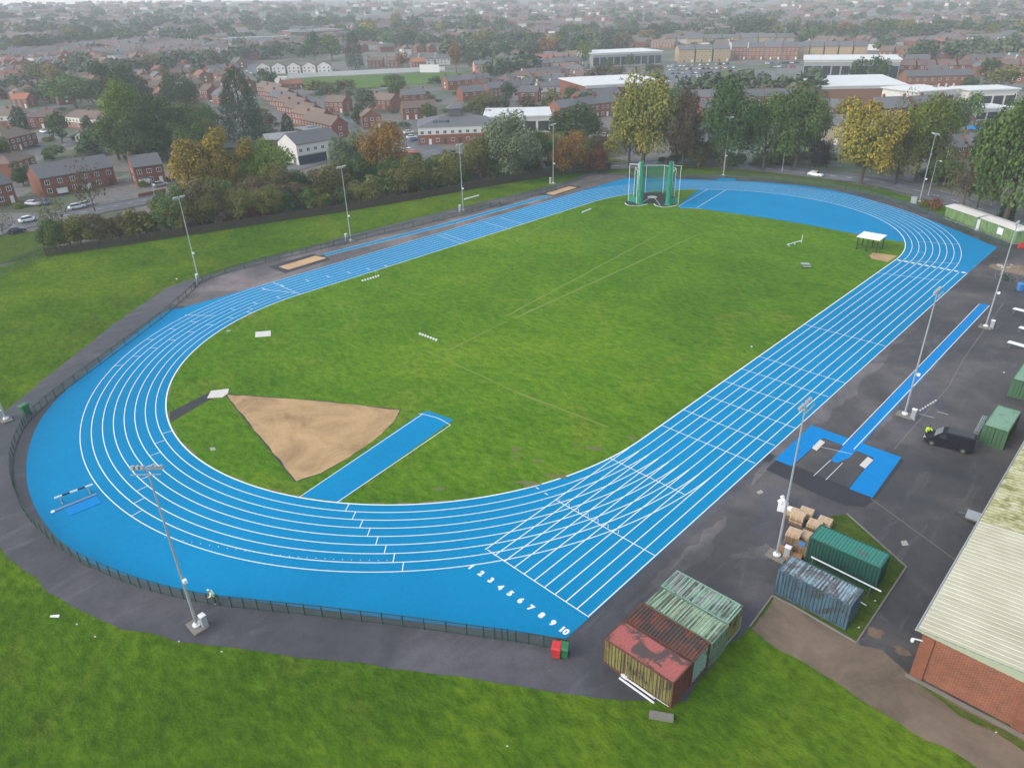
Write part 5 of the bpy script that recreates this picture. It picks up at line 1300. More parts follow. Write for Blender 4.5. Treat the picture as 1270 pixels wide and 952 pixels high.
def roof_mb(m, w, d, e, rise, kind, mi=0, ov=.35):
    if kind == 'hip':
        i = min(d/2, w/2-.3); v = [(-ov, -ov, e-.1), (w+ov, -ov, e-.1), (w+ov, d+ov, e-.1), (-ov, d+ov, e-.1), (i, d/2, e+rise), (w-i, d/2, e+rise)]
        m.add(v, [(0, 1, 5, 4), (1, 2, 5), (2, 3, 4, 5), (3, 0, 4), (3, 2, 1, 0)], mi)
    elif kind == 'gable':
        v = []
        for x in (-.15, w+.15): v += [(x, -ov, e-.15), (x, d/2, e+rise), (x, d+ov, e-.15), (x, d+ov, e-.33), (x, d/2, e+rise-.2), (x, -ov, e-.33)]
        m.add(v, [(0, 6, 7, 1), (1, 7, 8, 2), (2, 8, 9, 3), (3, 9, 10, 4), (4, 10, 11, 5), (5, 11, 6, 0), (5, 0, 1, 4), (1, 2, 3, 4), (6, 11, 10, 7), (7, 10, 9, 8)], mi)
    elif kind == 'front':      # ridge runs front to back
        v = []
        for y in (-.15, d+.15): v += [(-ov, y, e-.15), (w/2, y, e+rise), (w+ov, y, e-.15), (w+ov, y, e-.33), (w/2, y, e+rise-.2), (-ov, y, e-.33)]
        m.add(v, [(6, 0, 1, 7), (7, 1, 2, 8), (8, 2, 3, 9), (9, 3, 4, 10), (10, 4, 5, 11), (11, 5, 0, 6), (0, 5, 4, 1), (1, 4, 3, 2), (7, 10, 11, 6), (8, 9, 10, 7)], mi)
    else:
        m.box((w/2, d/2, e+.12), (w+.5, d+.5, .25), m=mi)
        m.box((w*.3, d*.5, e+.5), (min(3, w*.2), min(3, d*.3), .6), m=mi)
def wall_mb(m, w, d, e, rise, kind, mi=0, band_mi=None, bz=None):
    z1 = e if band_mi is None else bz
    m.add([(0, 0, -.6), (w, 0, -.6), (w, d, -.6), (0, d, -.6), (0, 0, z1), (w, 0, z1), (w, d, z1), (0, d, z1)], [(0, 1, 5, 4), (1, 2, 6, 5), (2, 3, 7, 6), (3, 0, 4, 7), (4, 5, 6, 7)], mi)
    if band_mi is not None: m.box((w/2, d/2, (bz+e)/2), (w+.06, d+.06, e-bz), m=band_mi)
    if kind == 'gable':
        for x in (.01, w-.01): m.add([(x, 0, e-.02), (x, d, e-.02), (x, d/2, e+rise-.15)], [(0, 1, 2) if x > 1 else (2, 1, 0)], mi)
    if kind == 'front':
        for y in (.01, d-.01): m.add([(0, y, e-.02), (w, y, e-.02), (w/2, y, e+rise-.15)], [(0, 1, 2) if y < 1 else (2, 1, 0)], mi)
NH = [0]; HC = []
def house(label, a, b, depth=8, e=5.2, rise=2.4, roof='gable', wall='brick_red', roofm='slate', units=1, detail=1, chim=True, band=None, group=None, name='house', cat='house', floors=2, wspan=None, door=True, wsize=(1.3, 1.25)):
    if units >= 3 and name == 'house' and detail: name, cat = 'terrace_row', 'terrace'
    if cat == 'house': NH[0] += 1
    a, b = Vector(a), Vector(b); d = b-a; d.z = 0; w = d.length; rz = math.atan2(d.y, d.x); z0 = min(a.z, b.z)
    HC.append(((a+b)/2+Vector((-d.y, d.x, 0)).normalized()*depth/2, max(w, depth)*.5)); wins = []; doors = []; uw = w/units
    for f_ in range(floors):
        zz = .9+f_*(e-.9)/floors*1.02 if floors > 1 else e*.35
        n = max(1, int(uw/2.6))
        for u in range(units):
            for i in range(n):
                xx = uw*(u+(i+.5)/n)
                if f_ == 0 and door and i == n-1: doors.append(xx)
                else: wins.append((xx, 0, zz, 0))
                if detail < 2 or True: wins.append((xx, depth, zz, PI))
        if roof in ('gable', 'flat'):
            for s_ in (0, 1): wins.append(((w, 0)[s_], depth*.5, zz, (PI/2, -PI/2)[s_])) if depth > 6 and units < 3 else None
    chx = [uw*u for u in range(units+1)][(0 if units < 3 else 1)::2] if roof == 'gable' else [w/2]
    if detail == 0:
        m = MB(); wall_mb(m, w, depth, e, rise, roof, 0, 3 if band else None, e*.55); roof_mb(m, w, depth, e, rise, roof, 1)
        for x, y, z, r_ in wins:
            if y and r_ == PI: continue
            if r_ == 0: m.box((x, -.04 if not band else -.06, z+.6), (wsize[0], .08, wsize[1]), m=2); m.box((x, -.09, z+.6), (wsize[0]*.72, .03, wsize[1]*.7), m=4)
            else: m.box((x+(.04 if x > 1 else -.04), y, z+.6), (.08, 1.1, 1.1), m=2)
        if chim: [m.box((min(max(x, .4), w-.4), depth/2, e+rise+.3), (.7, .9, 1.5), m=0) for x in chx[:4]]
        o = m.build(name, [M(wall), M(roofm), M('upvc'), M(band or wall), M('glass')], None, (a.x, a.y, z0), rz); return tag(o, label, cat, group)
    t = tag(empty(name, (a.x, a.y, z0), rz), label, cat, group)
    m = MB(); wall_mb(m, w, depth, e, rise, roof, 0, 1 if band else None, e*.55); m.build('wall', [M(wall), M(band or wall)], t)
    m = MB(); roof_mb(m, w, depth, e, rise, roof); ro = m.build('roof', M(roofm), t)
    if chim:
        for x in chx:
            m = MB(); m.box((0, 0, .1), (.75, .95, 1.9)); m.box((0, 0, 1.1), (.85, 1.05, .12)); [m.tube((q, 0, 1.15), (q, 0, 1.5), .12, .1, 6, m=1) for q in (-.18, .18)]
            m.build('chimney', [M(wall), M('tile_orange')], ro, (min(max(x, .45), w-.45), depth/2, e+rise-.35))
    wm, gm = win_mesh(*wsize)
    for x, y, z, r_ in wins[:90]:
        if y and r_ == PI and detail < 2: continue
        off = .03 if band else 0
        o = link('window', wm, t, (x+(off if r_ == PI/2 else -off if r_ == -PI/2 else 0), y-(off if y == 0 else 0)-(.0), z), r_)
        if detail > 1: link('pane', gm, o)
        else: link('pane', gm, o)
    for x in doors:
        m = MB(); m.box((0, -.03, 1.0), (1.0, .09, 2.0)); m.build('door', M('door_dark' if R.random() < .5 else 'upvc'), t, (x, 0, 0))
    return t
def HP(px0, py0, px1, py1): return P(px0, py0), P(px1, py1)
# near houses
h1 = house('long brick terrace with grey slate roof nearest the left bank', *HP(56, 245, 146, 228.5), depth=9, e=5.4, rise=3.0, units=3, detail=2, chim=False)
for i, (x_, k_) in enumerate(((.18, 'bay'), (.5, 'shop'))): 
    m = MB(); w_ = 20*x_; m.box((w_+1.2, -.45, 1.25), (2.6, .9, 1.5)); m.box((w_+1.2, -.45, 2.1), (2.8, 1.05, .2), m=1); m.build('bay_window', [M('upvc'), M('slate')], h1)
m = MB(); m.add([(13, 3, 7.25), (14.6, 3, 7.25), (14.6, 2.2, 6.75), (13, 2.2, 6.75)], [(0, 3, 2, 1)]); m.v = [(x, y, z+.12) for x, y, z in m.v]; m.build('skylight', M('upvc'), h1)
h2 = house('detached red brick house with slate roof and white bay window', *HP(171, 231, 207, 226), depth=8.5, e=5.6, rise=2.6, detail=2)
m = MB(); m.box((2.0, -.5, 1.3), (2.7, 1.0, 1.5)); m.box((2.0, -.5, 2.2), (2.9, 1.15, .3), m=1); m.box((2, -.5, .3), (2.7, 1.0, .6), m=2); m.build('bay_window', [M('upvc'), M('slate'), M('brick_red')], h2)
house('brick house with slate roof cut by the left picture edge', *HP(-28, 262, 23, 250), depth=8, e=5.4, rise=2.8, units=2, detail=2, chim=False)
house('brick house with brown hipped roof and white conservatory at its side', *HP(20, 224, 49, 213), depth=9, e=5.2, rise=2.6, roof='hip', roofm='tile_brown', units=2, detail=2)
q = P(27, 219); m = MB(); m.box((0, 0, 1.2), (3, 2.6, 2.4), m=1); m.box((0, 0, 2.5), (3.2, 2.8, .2)); tag(m.build('conservatory', [M('upvc'), M('glass')], None, q, .3), 'small white conservatory beside the brown hipped house at the left', 'conservatory')
SEMI = dict(depth=8.5, e=5.0, rise=2.7, roof='hip', roofm='tile_brown', units=2, detail=1)
house('hipped brown roofed brick semi left of the cul de sac', *HP(10, 190, 49, 180), **SEMI)
house('hipped semi with white upper band at the left picture edge', *HP(-14, 158, 33, 157), **SEMI, band='render_white')
house('hipped red brick semi between the two white banded semis', *HP(37, 160, 83, 158), **SEMI)
house('hipped semi with white upper band in the middle of the cul de sac row', *HP(84, 158, 126, 163), **SEMI, band='render_white')
house('small hipped brick house at the right end of the cul de sac row', *HP(121, 162, 150, 166), **SEMI)
house('orange tiled brick house behind the hipped semis', *HP(16, 134, 36, 134), depth=8, e=4.6, rise=2.6, roofm='tile_orange', detail=1)
house('white bungalow garage with brown roof by the big green clump', *HP(108, 178, 128, 174), depth=6, e=2.6, rise=1.6, wall='render_white', roofm='tile_brown', detail=1, floors=1, chim=False)
# second and third tiers on the left: brown roofed rows
ROW = dict(depth=8.5, e=5.0, rise=2.6, detail=1)
def rowof(desc, px0, py0, px1, py1, n, gap=.14, group=None, jit=0, **kw):
    a, b = P(px0, py0), P(px1, py1); names_ = ['first', 'second', 'third', 'fourth', 'fifth', 'sixth', 'seventh', 'eighth', 'ninth', 'tenth', 'eleventh', 'twelfth']
    for i in range(n):
        p, q = a.lerp(b, (i+gap/2)/n), a.lerp(b, (i+1-gap/2)/n); p.z = zt(p.x, p.y)-.1; q.z = zt(q.x, q.y)-.1
        k = dict(ROW); k.update(kw)
        lab = f'{desc}, {names_[i]} from the left' if n > 1 else desc
        house(lab, p, q, group=group or (desc if n > 1 else None), **k)
B = dict(roofm='tile_brown'); D0 = dict(detail=0)
rowof('brown roofed brick house in the row above the orange tiled house', -10, 124, 44, 122, 3, **B, roof='hip')
rowof('brown gabled brick house below the blue grey roof', 26, 117, 76, 114, 2, **B)
rowof('brown roofed house behind the dark left tree', -10, 108, 30, 106, 2, **B)
rowof('blue grey roofed white house left of the large dark round tree', 100, 104, 114, 103, 1, roofm='slate', wall='render_white')
rowof('orange brick gabled house left of the large dark round tree', 114, 111, 129, 107, 1, roofm='tile_brown', roof='front')
rowof('house of the white windowed row above the large dark tree', 150, 87, 192, 83, 3, **B, detail=0)
rowof('brown roofed semi right of the large dark round tree', 183, 117, 226, 116, 2, **B)
rowof('orange brick semi with brown roof left of the dark conifer', 214, 100, 244, 98, 2, **B)
rowof('red brick house left of the dark conifer', 232, 116, 254, 113, 2, **B)
rowof('red brick house just left of the conifer with cars before it', 268, 120, 284, 116, 1, **B)
rowof('hipped house of the far white windowed row at the left edge', -8, 80, 38, 79, 3, roof='hip', band='render_white', **B, detail=0)
rowof('hipped house of the row behind the yellowing round trees', 42, 80, 76, 77, 2, roof='hip', band='render_white', **B, detail=0)
rowof('brown roofed house of the hazy upper row', 100, 72, 150, 68, 4, **B, detail=0)
rowof('house of the red hazy row above the semis', 188, 78, 232, 72, 3, **B, detail=0)
rowof('low brown house between the dark trees on the left', 125, 128, 150, 126, 2, **B, detail=0)
rowof('house of the small row right of the big clump', 236, 84, 285, 80, 3, **B, detail=0)
rowof('red house in the row right above the conifer', 262, 96, 300, 92, 3, roofm='slate', detail=0)
rowof('brick house of the row below the dark left trees', -8, 96, 34, 95, 3, **B, detail=0)
# terraces stepping down along the main road
mr = [(322, 118), (329, 124), (337, 131), (346, 138), (355, 146), (366, 154), (378, 164)]
tx = ['topmost', 'second from the top', 'third from the top', 'middle', 'third from the bottom', 'second from the bottom', 'bottom']
for (x, y), n_ in zip(mr, tx):
    a, b = P(x-2, y), P(x+24+(y-118)*.25, y+7+(y-118)*.05); house(f'slate roofed red gabled house stepping down the main road, {n_}', a, b, depth=7, e=5.4, rise=2.8, roofm='slate' if R.random() < .6 else 'tile_brown', detail=1, units=2, group='houses stepping down the main road')
house('long red flat roofed shop at the foot of the main road terrace', *HP(380, 174, 424, 168), depth=9, e=3.6, roof='flat', roofm='flat_grey', chim=False, floors=1, detail=1, cat='shop')
house('white gabled house above the fresh green tree', *HP(371, 205, 424, 195), depth=11, e=6.6, rise=3.0, wall='render_white', roofm='slate', units=2, detail=1, chim=False, roof='gable')
wg = [o for o in bpy.data.objects if o.get('label', '').startswith('white gabled house above')][0]
m = MB(); m.box((5.5, -.12, 1.4), (10.6, .3, 2.7)); m.box((5.5, -.3, 2.9), (10.8, .7, .25), m=1); m.build('shop_front', [M('paint_navy'), M('flat_grey')], wg)
house('low slate roofed brick building left of the white gabled house', *HP(332, 188, 375, 184), depth=10, e=4, rise=1.5, roofm='flat_grey', detail=1, chim=False, floors=1)
house('brick bungalow at the top of the main road by the field', *HP(351, 112, 377, 110), depth=8, e=3.2, rise=2.4, roofm='tile_red', detail=1, floors=1)
rowof('white fronted gabled house with brown roof along the far road', 318, 92, 412, 90, 5, roof='front', wall='render_white', roofm='tile_brown', chim=False)
# middle terraces
rowof('small brown roofed brick house right of the main road', 402, 139, 428, 140, 1, units=2, **B)
rowof('brown roofed brick terrace left of the courtyard', 448, 135, 488, 138, 1, units=3, **B)
rowof('brick block with a grey brown roof behind the courtyard', 497, 131, 531, 129, 1, units=3, roofm='slate')
rowof('brick block with brown roof beside the slate roofed office', 497, 149, 546, 146, 1, units=4, **B)
rowof('small gabled brick house above the car park', 449, 160, 476, 158, 1, roof='front', **B)
rowof('dark red terrace with white windows below the right end of the playing field', 572, 127, 606, 124, 1, units=3, roofm='slate')
rowof('terrace of dark red houses right of the playing field', 607, 122, 690, 112, 4, roofm='slate', units=2, gap=.02)
rowof('terrace of slate roofed houses above the middle terraces', 556, 112, 610, 107, 3, roofm='slate', units=2, gap=.02, detail=0)
rowof('terraced house with white front left of the white roofed store', 668, 120, 716, 117, 3, roofm='slate', wall='render_white', units=1, gap=.02)
rowof('dark terrace above the white canopy building', 700, 116, 722, 112, 1, roofm='slate', units=2)
rowof('long brick shop terrace with white fascia below the white roofed store', 694, 152, 768, 142, 3, roofm='slate', units=2, gap=.02, e=6)
rowof('terrace of red houses left of the white showroom', 640, 90, 722, 84, 4, roofm='slate', units=2, gap=.04, detail=0)
rowof('second terrace of red houses left of the white showroom', 655, 102, 700, 97, 3, roofm='slate', units=2, gap=.04, detail=0)
rowof('white cottage in the row by the orange tree', 520, 82, 560, 80, 2, wall='render_white', roofm='slate', detail=0)
rowof('brown roofed house behind the white field fence', 455, 84, 500, 83, 2, **B, detail=0)
rowof('orange roofed house behind the white field fence', 510, 86, 530, 85, 1, roofm='tile_orange', detail=0)
house('pink painted building behind the playing field', *HP(589, 94, 613, 93), depth=10, e=7, rise=2.2, wall='render_pink', roofm='slate', detail=1, chim=False, units=2, cat='building')
rowof('red brick terrace right of the pink building', 613, 92, 642, 90, 2, roofm='slate', units=2, gap=.04)
# office and big buildings
off = house('office block with hipped slate roof, solar panels and a small lantern tower', *HP(520, 180, 613, 176), depth=22, e=6.2, rise=3.0, roof='hip', roofm='slate', wall='brick_red', band='render_white', units=5, detail=1, chim=False, cat='office')
ow = (P(613, 176)-P(520, 180)).length
m = MB(); m.box((ow*.5, 11, 9.9), (5, 5, 2.4)); m.build('lantern_tower', [M('slate')], off)
m = MB(); m.add([(ow*.5-3, 8, 11.1), (ow*.5+3, 8, 11.1), (ow*.5+3, 14, 11.1), (ow*.5-3, 14, 11.1), (ow*.5, 11, 13)], [(0, 1, 4), (1, 2, 4), (2, 3, 4), (3, 0, 4)]); m.build('lantern_roof', M('slate'), off)
m = MB(); [m.add([(ow*.2+k*2.1, 2.2, 7.12), (ow*.2+k*2.1+1.9, 2.2, 7.12), (ow*.2+k*2.1+1.9, 5.0, 7.98), (ow*.2+k*2.1, 5.0, 7.98)], [(0, 1, 2, 3)]) for k in range(3)]; m.v = [(x, y, z-.35) for x, y, z in m.v]; m.build('solar_panel', M('solar'), off)
def shed(label, a, b, depth, e, roofm='flat_white', wall='flat_grey', pitch=0, glass=True, cat='building', name='showroom'):
    a, b = P(*a), P(*b); d = b-a; w = math.hypot(d.x, d.y); t = tag(empty(name, (a.x, a.y, min(a.z, b.z)), math.atan2(d.y, d.x)), label, cat)
    m = MB(); m.box((w/2, depth/2, e/2-.5), (w, depth, e+1)); m.build('wall', M(wall), t)
    m = MB(); v = [(-.8, -.8, e), (w+.8, -.8, e), (w+.8, depth+.8, e+pitch), (-.8, depth+.8, e+pitch)]; m.add(v+[(x, y, z+.5) for x, y, z in v], [(3, 2, 1, 0), (4, 5, 6, 7), (0, 1, 5, 4), (1, 2, 6, 5), (2, 3, 7, 6), (3, 0, 4, 7)])
    for i in range(int(w/6)): m.box((3+6*i, depth/2, e+.56+pitch/2), (.3, depth*.96, .1)) if pitch == 0 else None
    m.build('roof', M(roofm), t)
    if glass:
        n = max(2, int(w/5))
        for i in range(n): m = MB(); m.box((w*(i+.5)/n, -.06, e*.42), (w/n*.82, .14, e*.6)); m.build('window', M('glass'), t)
    m = MB(); m.box((w/2, -.1, e-.55), (w+.3, .3, .9)); m.build('fascia', M('flat_white'), t)
    return t
shed('white flat canopy building right of the slate roofed office', (602, 166), (682, 164), 24, 6.0, wall='render_white')
shed('white roofed showroom with dark glass behind the terraces in the middle', (735, 84), (820, 80), 40, 9)
shed('large white flat roofed store with brick side behind the tallest yellow green tree', (726, 132), (828, 126), 44, 9, wall='brick_red', glass=False)
house('slate roofed annexe at the left of the white roofed store', *HP(722, 138, 770, 131), depth=8, e=6, rise=2.5, roofm='slate', detail=1, chim=False, cat='building')
shed('glass fronted showroom with long white roof on the right', (994, 100), (1112, 101), 38, 11)
shed('white sloping roofed hall with brick walls below the glass showroom', (1012, 128), (1120, 126), 32, 7, wall='brick_brown', pitch=1.6, glass=False)
shed('white flat roofed shop at the right, left of the two', (1134, 140), (1180, 136), 20, 8, wall='render_white', name='shop', cat='shop')
shed('white two storey shop with windows nearest the right edge', (1198, 138), (1256, 136), 14, 8, wall='render_white', name='shop', cat='shop')
shed('low white shop front below the two storey shop', (1208, 150), (1250, 147), 10, 4, wall='render_white', name='shop', cat='shop')
shed('flat grey roofed school like block among the far left trees', (284, 58), (368, 54), 36, 7, roofm='flat_grey', wall='brick_red', name='school')
shed('pale roofed brick block right of the far school block', (362, 50), (426, 47), 34, 9, roofm='flat_grey', wall='brick_brown', name='school')
shed('long white roof of a far warehouse in the haze at the top left', (236, 9), (280, 8.5), 60, 10, name='warehouse', glass=False)
rowof('yellow brick apartment block above the dealership cars', 840, 78, 905, 76, 3, wall='brick_yellow', roofm='slate', e=9, rise=3, floors=3, units=2, gap=.1, depth=12, chim=False)
rowof('red and yellow apartment block right of the dealership cars', 905, 74, 990, 74, 4, wall='brick_red', roofm='slate', e=9, rise=3, floors=3, units=2, gap=.1, depth=12, chim=False)
rowof('hazy grey roofed apartment block behind the yellow blocks', 850, 60, 985, 58, 6, wall='brick_yellow', roofm='slate', e=8, rise=3, floors=2, units=2, gap=.12, depth=11, chim=False, detail=0)
rowof('apartment block behind the glass showroom', 985, 72, 1075, 71, 5, wall='brick_yellow', roofm='slate', e=8, rise=3, units=2, gap=.1, depth=11, chim=False, detail=0)
rowof('brick house right of the glass showroom', 1090, 74, 1200, 73, 6, wall='brick_red', roofm='tile_brown', e=6, rise=3, units=2, gap=.15, detail=0)
rowof('long red terrace with white windows and a grey roof', 1115, 110, 1212, 107, 1, units=9, roofm='slate', e=6)
rowof('house of the hazy row behind the long red terrace', 1110, 92, 1290, 90, 7, roofm='tile_brown', units=2, gap=.12, detail=0)
rowof('brown roofed house at the right edge above the olive tree', 1200, 84, 1290, 80, 4, wall='brick_brown', roofm='slate', units=2, gap=.1, detail=0)
rowof('terrace house with orange chimney left of the white sloping hall', 985, 110, 1012, 114, 1, units=2, roofm='slate')
rowof('slate roofed terrace behind the rounded mid green tree', 856, 134, 1008, 132, 5, units=3, roofm='slate', gap=.04)
rowof('second slate terrace behind the big dark round tree', 870, 150, 930, 146, 2, units=3, roofm='slate', gap=.04)
rowof('red terrace left of the golden tree', 1004, 146, 1045, 150, 1, units=2, roofm='slate', depth=9)
house('yellow stone house between the green tree and the golden tree', *HP(1012, 178, 1044, 180), depth=9, e=6.5, rise=2.6, wall='stone_wall', roofm='slate', units=2, detail=1)
rowof('dark roofed brick building right behind the golden tree', 1085, 152, 1180, 148, 2, units=3, roofm='slate', e=5.5, rise=3.2, depth=14)
rowof('dark slate roofed house below the white shops', 1166, 200, 1198, 198, 1, roofm='slate', wall='brick_brown', e=4, rise=2.8, depth=9)
rowof('dark slate roofed bungalow beside the largest green tree', 1196, 196, 1225, 196, 1, roofm='slate', wall='brick_brown', e=4, rise=2.6, depth=10)
rowof('dark gabled shop with signboards left of the white shops', 1182, 168, 1208, 166, 1, roofm='slate', wall='brick_brown', roof='front', e=5, rise=3, depth=9)
q = P(1201, 168); m = MB(); m.tube((0, 0, 0), (0, 0, 3), .06, .06, 6, m=1); m.tube((0, 0, 2.6), (0, 0, 3.3), 3.4, .1, 12); tag(m.build('parasol', [M('pad_blue'), M('galv')], None, q), 'pale blue canopy among the dark roofs on the right', 'parasol')
# undergrowth on the verge behind the far bend
for i in range(34):
    x = R.uniform(815, 1215); y = 203+max(0, x-1000)*.045+R.uniform(-5, 3)+(14 if x > 1100 else 0); m_ = R.choice(('leaf_olive', 'leaf_dark', 'leaf_brown', 'leaf_green')); h_ = R.uniform(1.5, 4.5); q = P(x, y)
    tree(f'{TN[m_]} undergrowth bush beneath the tall trees of the far bend', q, h_, h_*R.uniform(1.2, 2.4), 'bush', m_, f'{TN[m_]} undergrowth bushes of the far bend')
# white fence of the playing field
fp = [P(358, 97.5), P(400, 95), P(460, 92), P(530, 88.5), P(552, 88)]
t = thing('boundary_fence', 'long white boarded fence behind the playing field', 'fence', fp[0]); m = MB()
for a, b in zip(fp[:-1], fp[1:]): m.bar((*(a.xy-fp[0].xy), a.z-fp[0].z+1.4), (*(b.xy-fp[0].xy), b.z-fp[0].z+1.4), .15, 3.0)
m.build('board', M('flat_white'), t)
q0 = P(533, 90); m = MB(); m.box((0, 0, 2.6), (15, .4, 5.2)); tag(m.build('sight_screen', M('flat_white'), None, q0, .5), 'tall white sight screen at the end of the white field fence', 'screen')
q0 = P(350, 104); m = MB(); m.box((0, 0, 2), (8, 5, 4)); m.box((0, 0, 4.1), (8.6, 5.6, .25)); tag(m.build('pavilion', M('render_white'), None, q0, .7), 'white pavilion block at the left end of the white field fence', 'pavilion')
m = MB(); pts = [P(172, 245), P(206, 238)]; d = pts[1]-pts[0]; m.bar((0, 0, .5), (d.x, d.y, .5), .25, 1.0); tag(m.build('garden_wall', M('brick_red'), None, pts[0]), 'low red brick garden wall before the detached house', 'wall')

# ---- cars
def car_parts(L=4.2, W=.86, H=1.45):
    b = MB(); loft(b, [ring(-L/2, W*.8, .38, .85, wt=W*.74), ring(-L/2+.12, W*.96, .25, .98, wt=W*.88), ring(-L/2+.9, W, .22, .98, wt=W*.92), ring(L/2-1.25, W, .22, .95, wt=W*.92), ring(L/2-.25, W*.93, .25, .80, wt=W*.8), ring(L/2, W*.75, .35, .65, wt=W*.66)])
    g_ = MB(); loft(g_, [ring(-L/2+.25, W*.88, .9, 1.0, .02, .02, W*.84), ring(-L/2+.75, W*.88, .9, H-.05, .02, .05, W*.70), ring(L/2-2.0, W*.88, .9, H-.03, .02, .05, W*.70), ring(L/2-1.15, W*.88, .88, .98, .02, .02, W*.84)])
    r_ = MB(); r_.box((-.35, 0, H-.03), (L*.40, W*1.32, .05), top=.9); r_.box((-L/2+.12+.02, 0, .9), (.01, .01, .01))
    return b, g_, r_
cb_, cg_, crf = car_parts(); cbm = cb_.mesh('body', M('paint_white'), True); cgm = cg_.mesh('windows', M('glass')); crm = crf.mesh('roof', M('paint_white'))
m = MB(); m.tube((0, -.1, 0), (0, .1, 0), .31, .31, 12); cwm = m.mesh('wheel', M('rubber')); m = MB(); m.tube((0, -.108, 0), (0, .108, 0), .19, .19, 8); crim = m.mesh('rim', M('galv')); m = MB(); m.box((0, 0, 0), (.1, .32, .14)); chl = m.mesh('headlight', M('lamp_glass'))
fm = MB()
for src, mi in ((cb_, 0), (cg_, 1), (crf, 0)): fm.add(src.v, src.f, mi)
for x in (-1.3, 1.3):
    for s_ in (-1, 1): fm.tube((x, s_*.66, .31), (x, s_*.88, .31), .31, .31, 8, m=2)
cfar = fm.mesh('car', [M('paint_white'), M('glass'), M('rubber')])
CN = {'paint_white': 'white', 'paint_black': 'black', 'paint_silver': 'silver', 'paint_grey': 'grey', 'paint_blue': 'blue', 'paint_red': 'red', 'paint_navy': 'dark navy', 'paint_plum': 'dark plum'}
def car(label, q, rz, mat, group=None, near=False, dz=.06):
    if not near:
        o = link('parked_car', cfar, None, (q.x, q.y, q.z+dz), rz); setmat(o, mat); return tag(o, label, 'car', group)
    t = tag(empty('parked_car', (q.x, q.y, q.z+dz), rz), label, 'car', group)
    o = link('body', cbm, t); setmat(o, mat); link('windows', cgm, t); o = link('roof', crm, t); setmat(o, mat)
    for x in (-1.3, 1.3):
        for s_ in (-1, 1): w_ = link('wheel', cwm, t, (x, s_*.77, .31)); link('rim', crim, w_)
    for s_ in (-1, 1): link('headlight', chl, t, (2.03, s_*.52, .62))
    return t
def dirpx(x0, y0, x1, y1): d = P(x1, y1)-P(x0, y0); return math.atan2(d.y, d.x)
rd = dirpx(0, 285, 80, 268)
for lab, x, y, a, m_ in [('white car driving on the road at the left edge', 36, 275, rd, 'paint_white'), ('dark car on the road at the left picture edge', 21, 289, rd, 'paint_navy'), ('silver car parked before the left edge house', 42, 255, rd-1.0, 'paint_silver'),
    ('blue car parked before the long slate terrace', 59, 253, rd+1.3, 'paint_blue'), ('white car parked under the brown twiggy tree', 96, 259, rd, 'paint_white'), ('pale silver car behind the white one under the twiggy tree', 108, 256, rd, 'paint_silver'),
    ('dark car parked beside the detached brick house', 215, 224, 1.9, 'paint_navy'), ('silver car behind the brick garden wall of the detached house', 199, 231, rd, 'paint_silver'), ('white car on the road with chevrons near the first mast top', 216, 250, rd, 'paint_white'),
    ('silver car half hidden right of the yellow topped tree', 291, 240, rd+.2, 'paint_silver'), ('white car driving beyond the far bend beside the purple tree', 1011, 219, dirpx(1000, 217, 1030, 221), 'paint_white'), ('dark car parked under the big dark round tree', 910, 204, 2.4, 'paint_black'),
    ('white car by the shops behind the yellow green tree', 751, 170, .6, 'paint_white'), ('white car parked in the cul de sac', 54, 165, .1, 'paint_white'), ('dark plum car parked below the white car in the cul de sac', 64, 173, .1, 'paint_plum'), ('dark car parked below the plum car in the cul de sac', 46, 182, .1, 'paint_navy'),
    ('blue white car on the upper main road', 392, 145, dirpx(395, 136, 428, 158), 'paint_white'), ('dark red car beside the white car on the upper main road', 401, 143, dirpx(395, 136, 428, 158), 'paint_red'), ('white car on the lower main road', 416, 154, dirpx(395, 136, 428, 158), 'paint_white'),
    ('white van like car parked by the brick block left of the office', 507, 166, 1.2, 'paint_white'), ('white car parked in front of the office', 511, 172, 1.0, 'paint_white'), ('blue car parked in front of the office', 514, 175, 1.0, 'paint_blue'), ('pale blue car at the bottom of the office car park', 503, 186, .5, 'paint_silver'), ('white car next to the red car in the office car park', 507, 189, .5, 'paint_white'), ('red car in the office car park', 513, 191, .5, 'paint_red'),
    ('white car below the office car park behind the orange brown tree', 510, 205, .9, 'paint_white'), ('white camper van beside the conifer', 265, 127, .2, 'paint_white'), ('white car left of the camper van by the brick house', 258, 108, 1.3, 'paint_white')]:
    car(lab, P(x, y), a, m_, near=True)
pick = lambda: R.choices(list(CN), [36, 14, 18, 14, 10, 5, 6, 1])[0]
def carlot(desc, rows, ang_):
    for (x0, y0, x1, y1, n) in rows:
        for i in range(n):
            if R.random() < .08: continue
            m_ = pick(); q = P(x0+(x1-x0)*(i+.5)/n+R.uniform(-.4, .4), y0+(y1-y0)*(i+.5)/n); car(f'{CN[m_]} car {desc}', q, ang_+R.uniform(-.05, .05)+(PI if R.random() < .3 else 0), m_, f'{CN[m_]} cars {desc}', dz=.16)
carlot('parked in the packed dealership lot', [(826, 84, 905, 80, 16), (828, 88, 912, 85, 16), (832, 92.5, 930, 89.5, 17), (836, 97, 935, 94, 16), (850, 101.5, 905, 99, 9)], dirpx(840, 95, 848, 88))
carlot('parked behind the white store with the brick tower', [(862, 107, 905, 105, 7), (864, 112, 902, 110, 6)], dirpx(870, 110, 876, 104))
carlot('parked in rows left of the white showroom', [(700, 86, 738, 82, 8), (694, 91, 735, 87, 8), (692, 95, 726, 92, 6)], dirpx(700, 92, 712, 84))
carlot('parked by the far school block', [(282, 62, 350, 59, 10), (300, 66, 345, 64, 6)], .6)
carlot('parked along the far road at the left of the field', [(290, 80, 318, 96, 6), (330, 98, 340, 108, 3)], dirpx(310, 82, 335, 96))
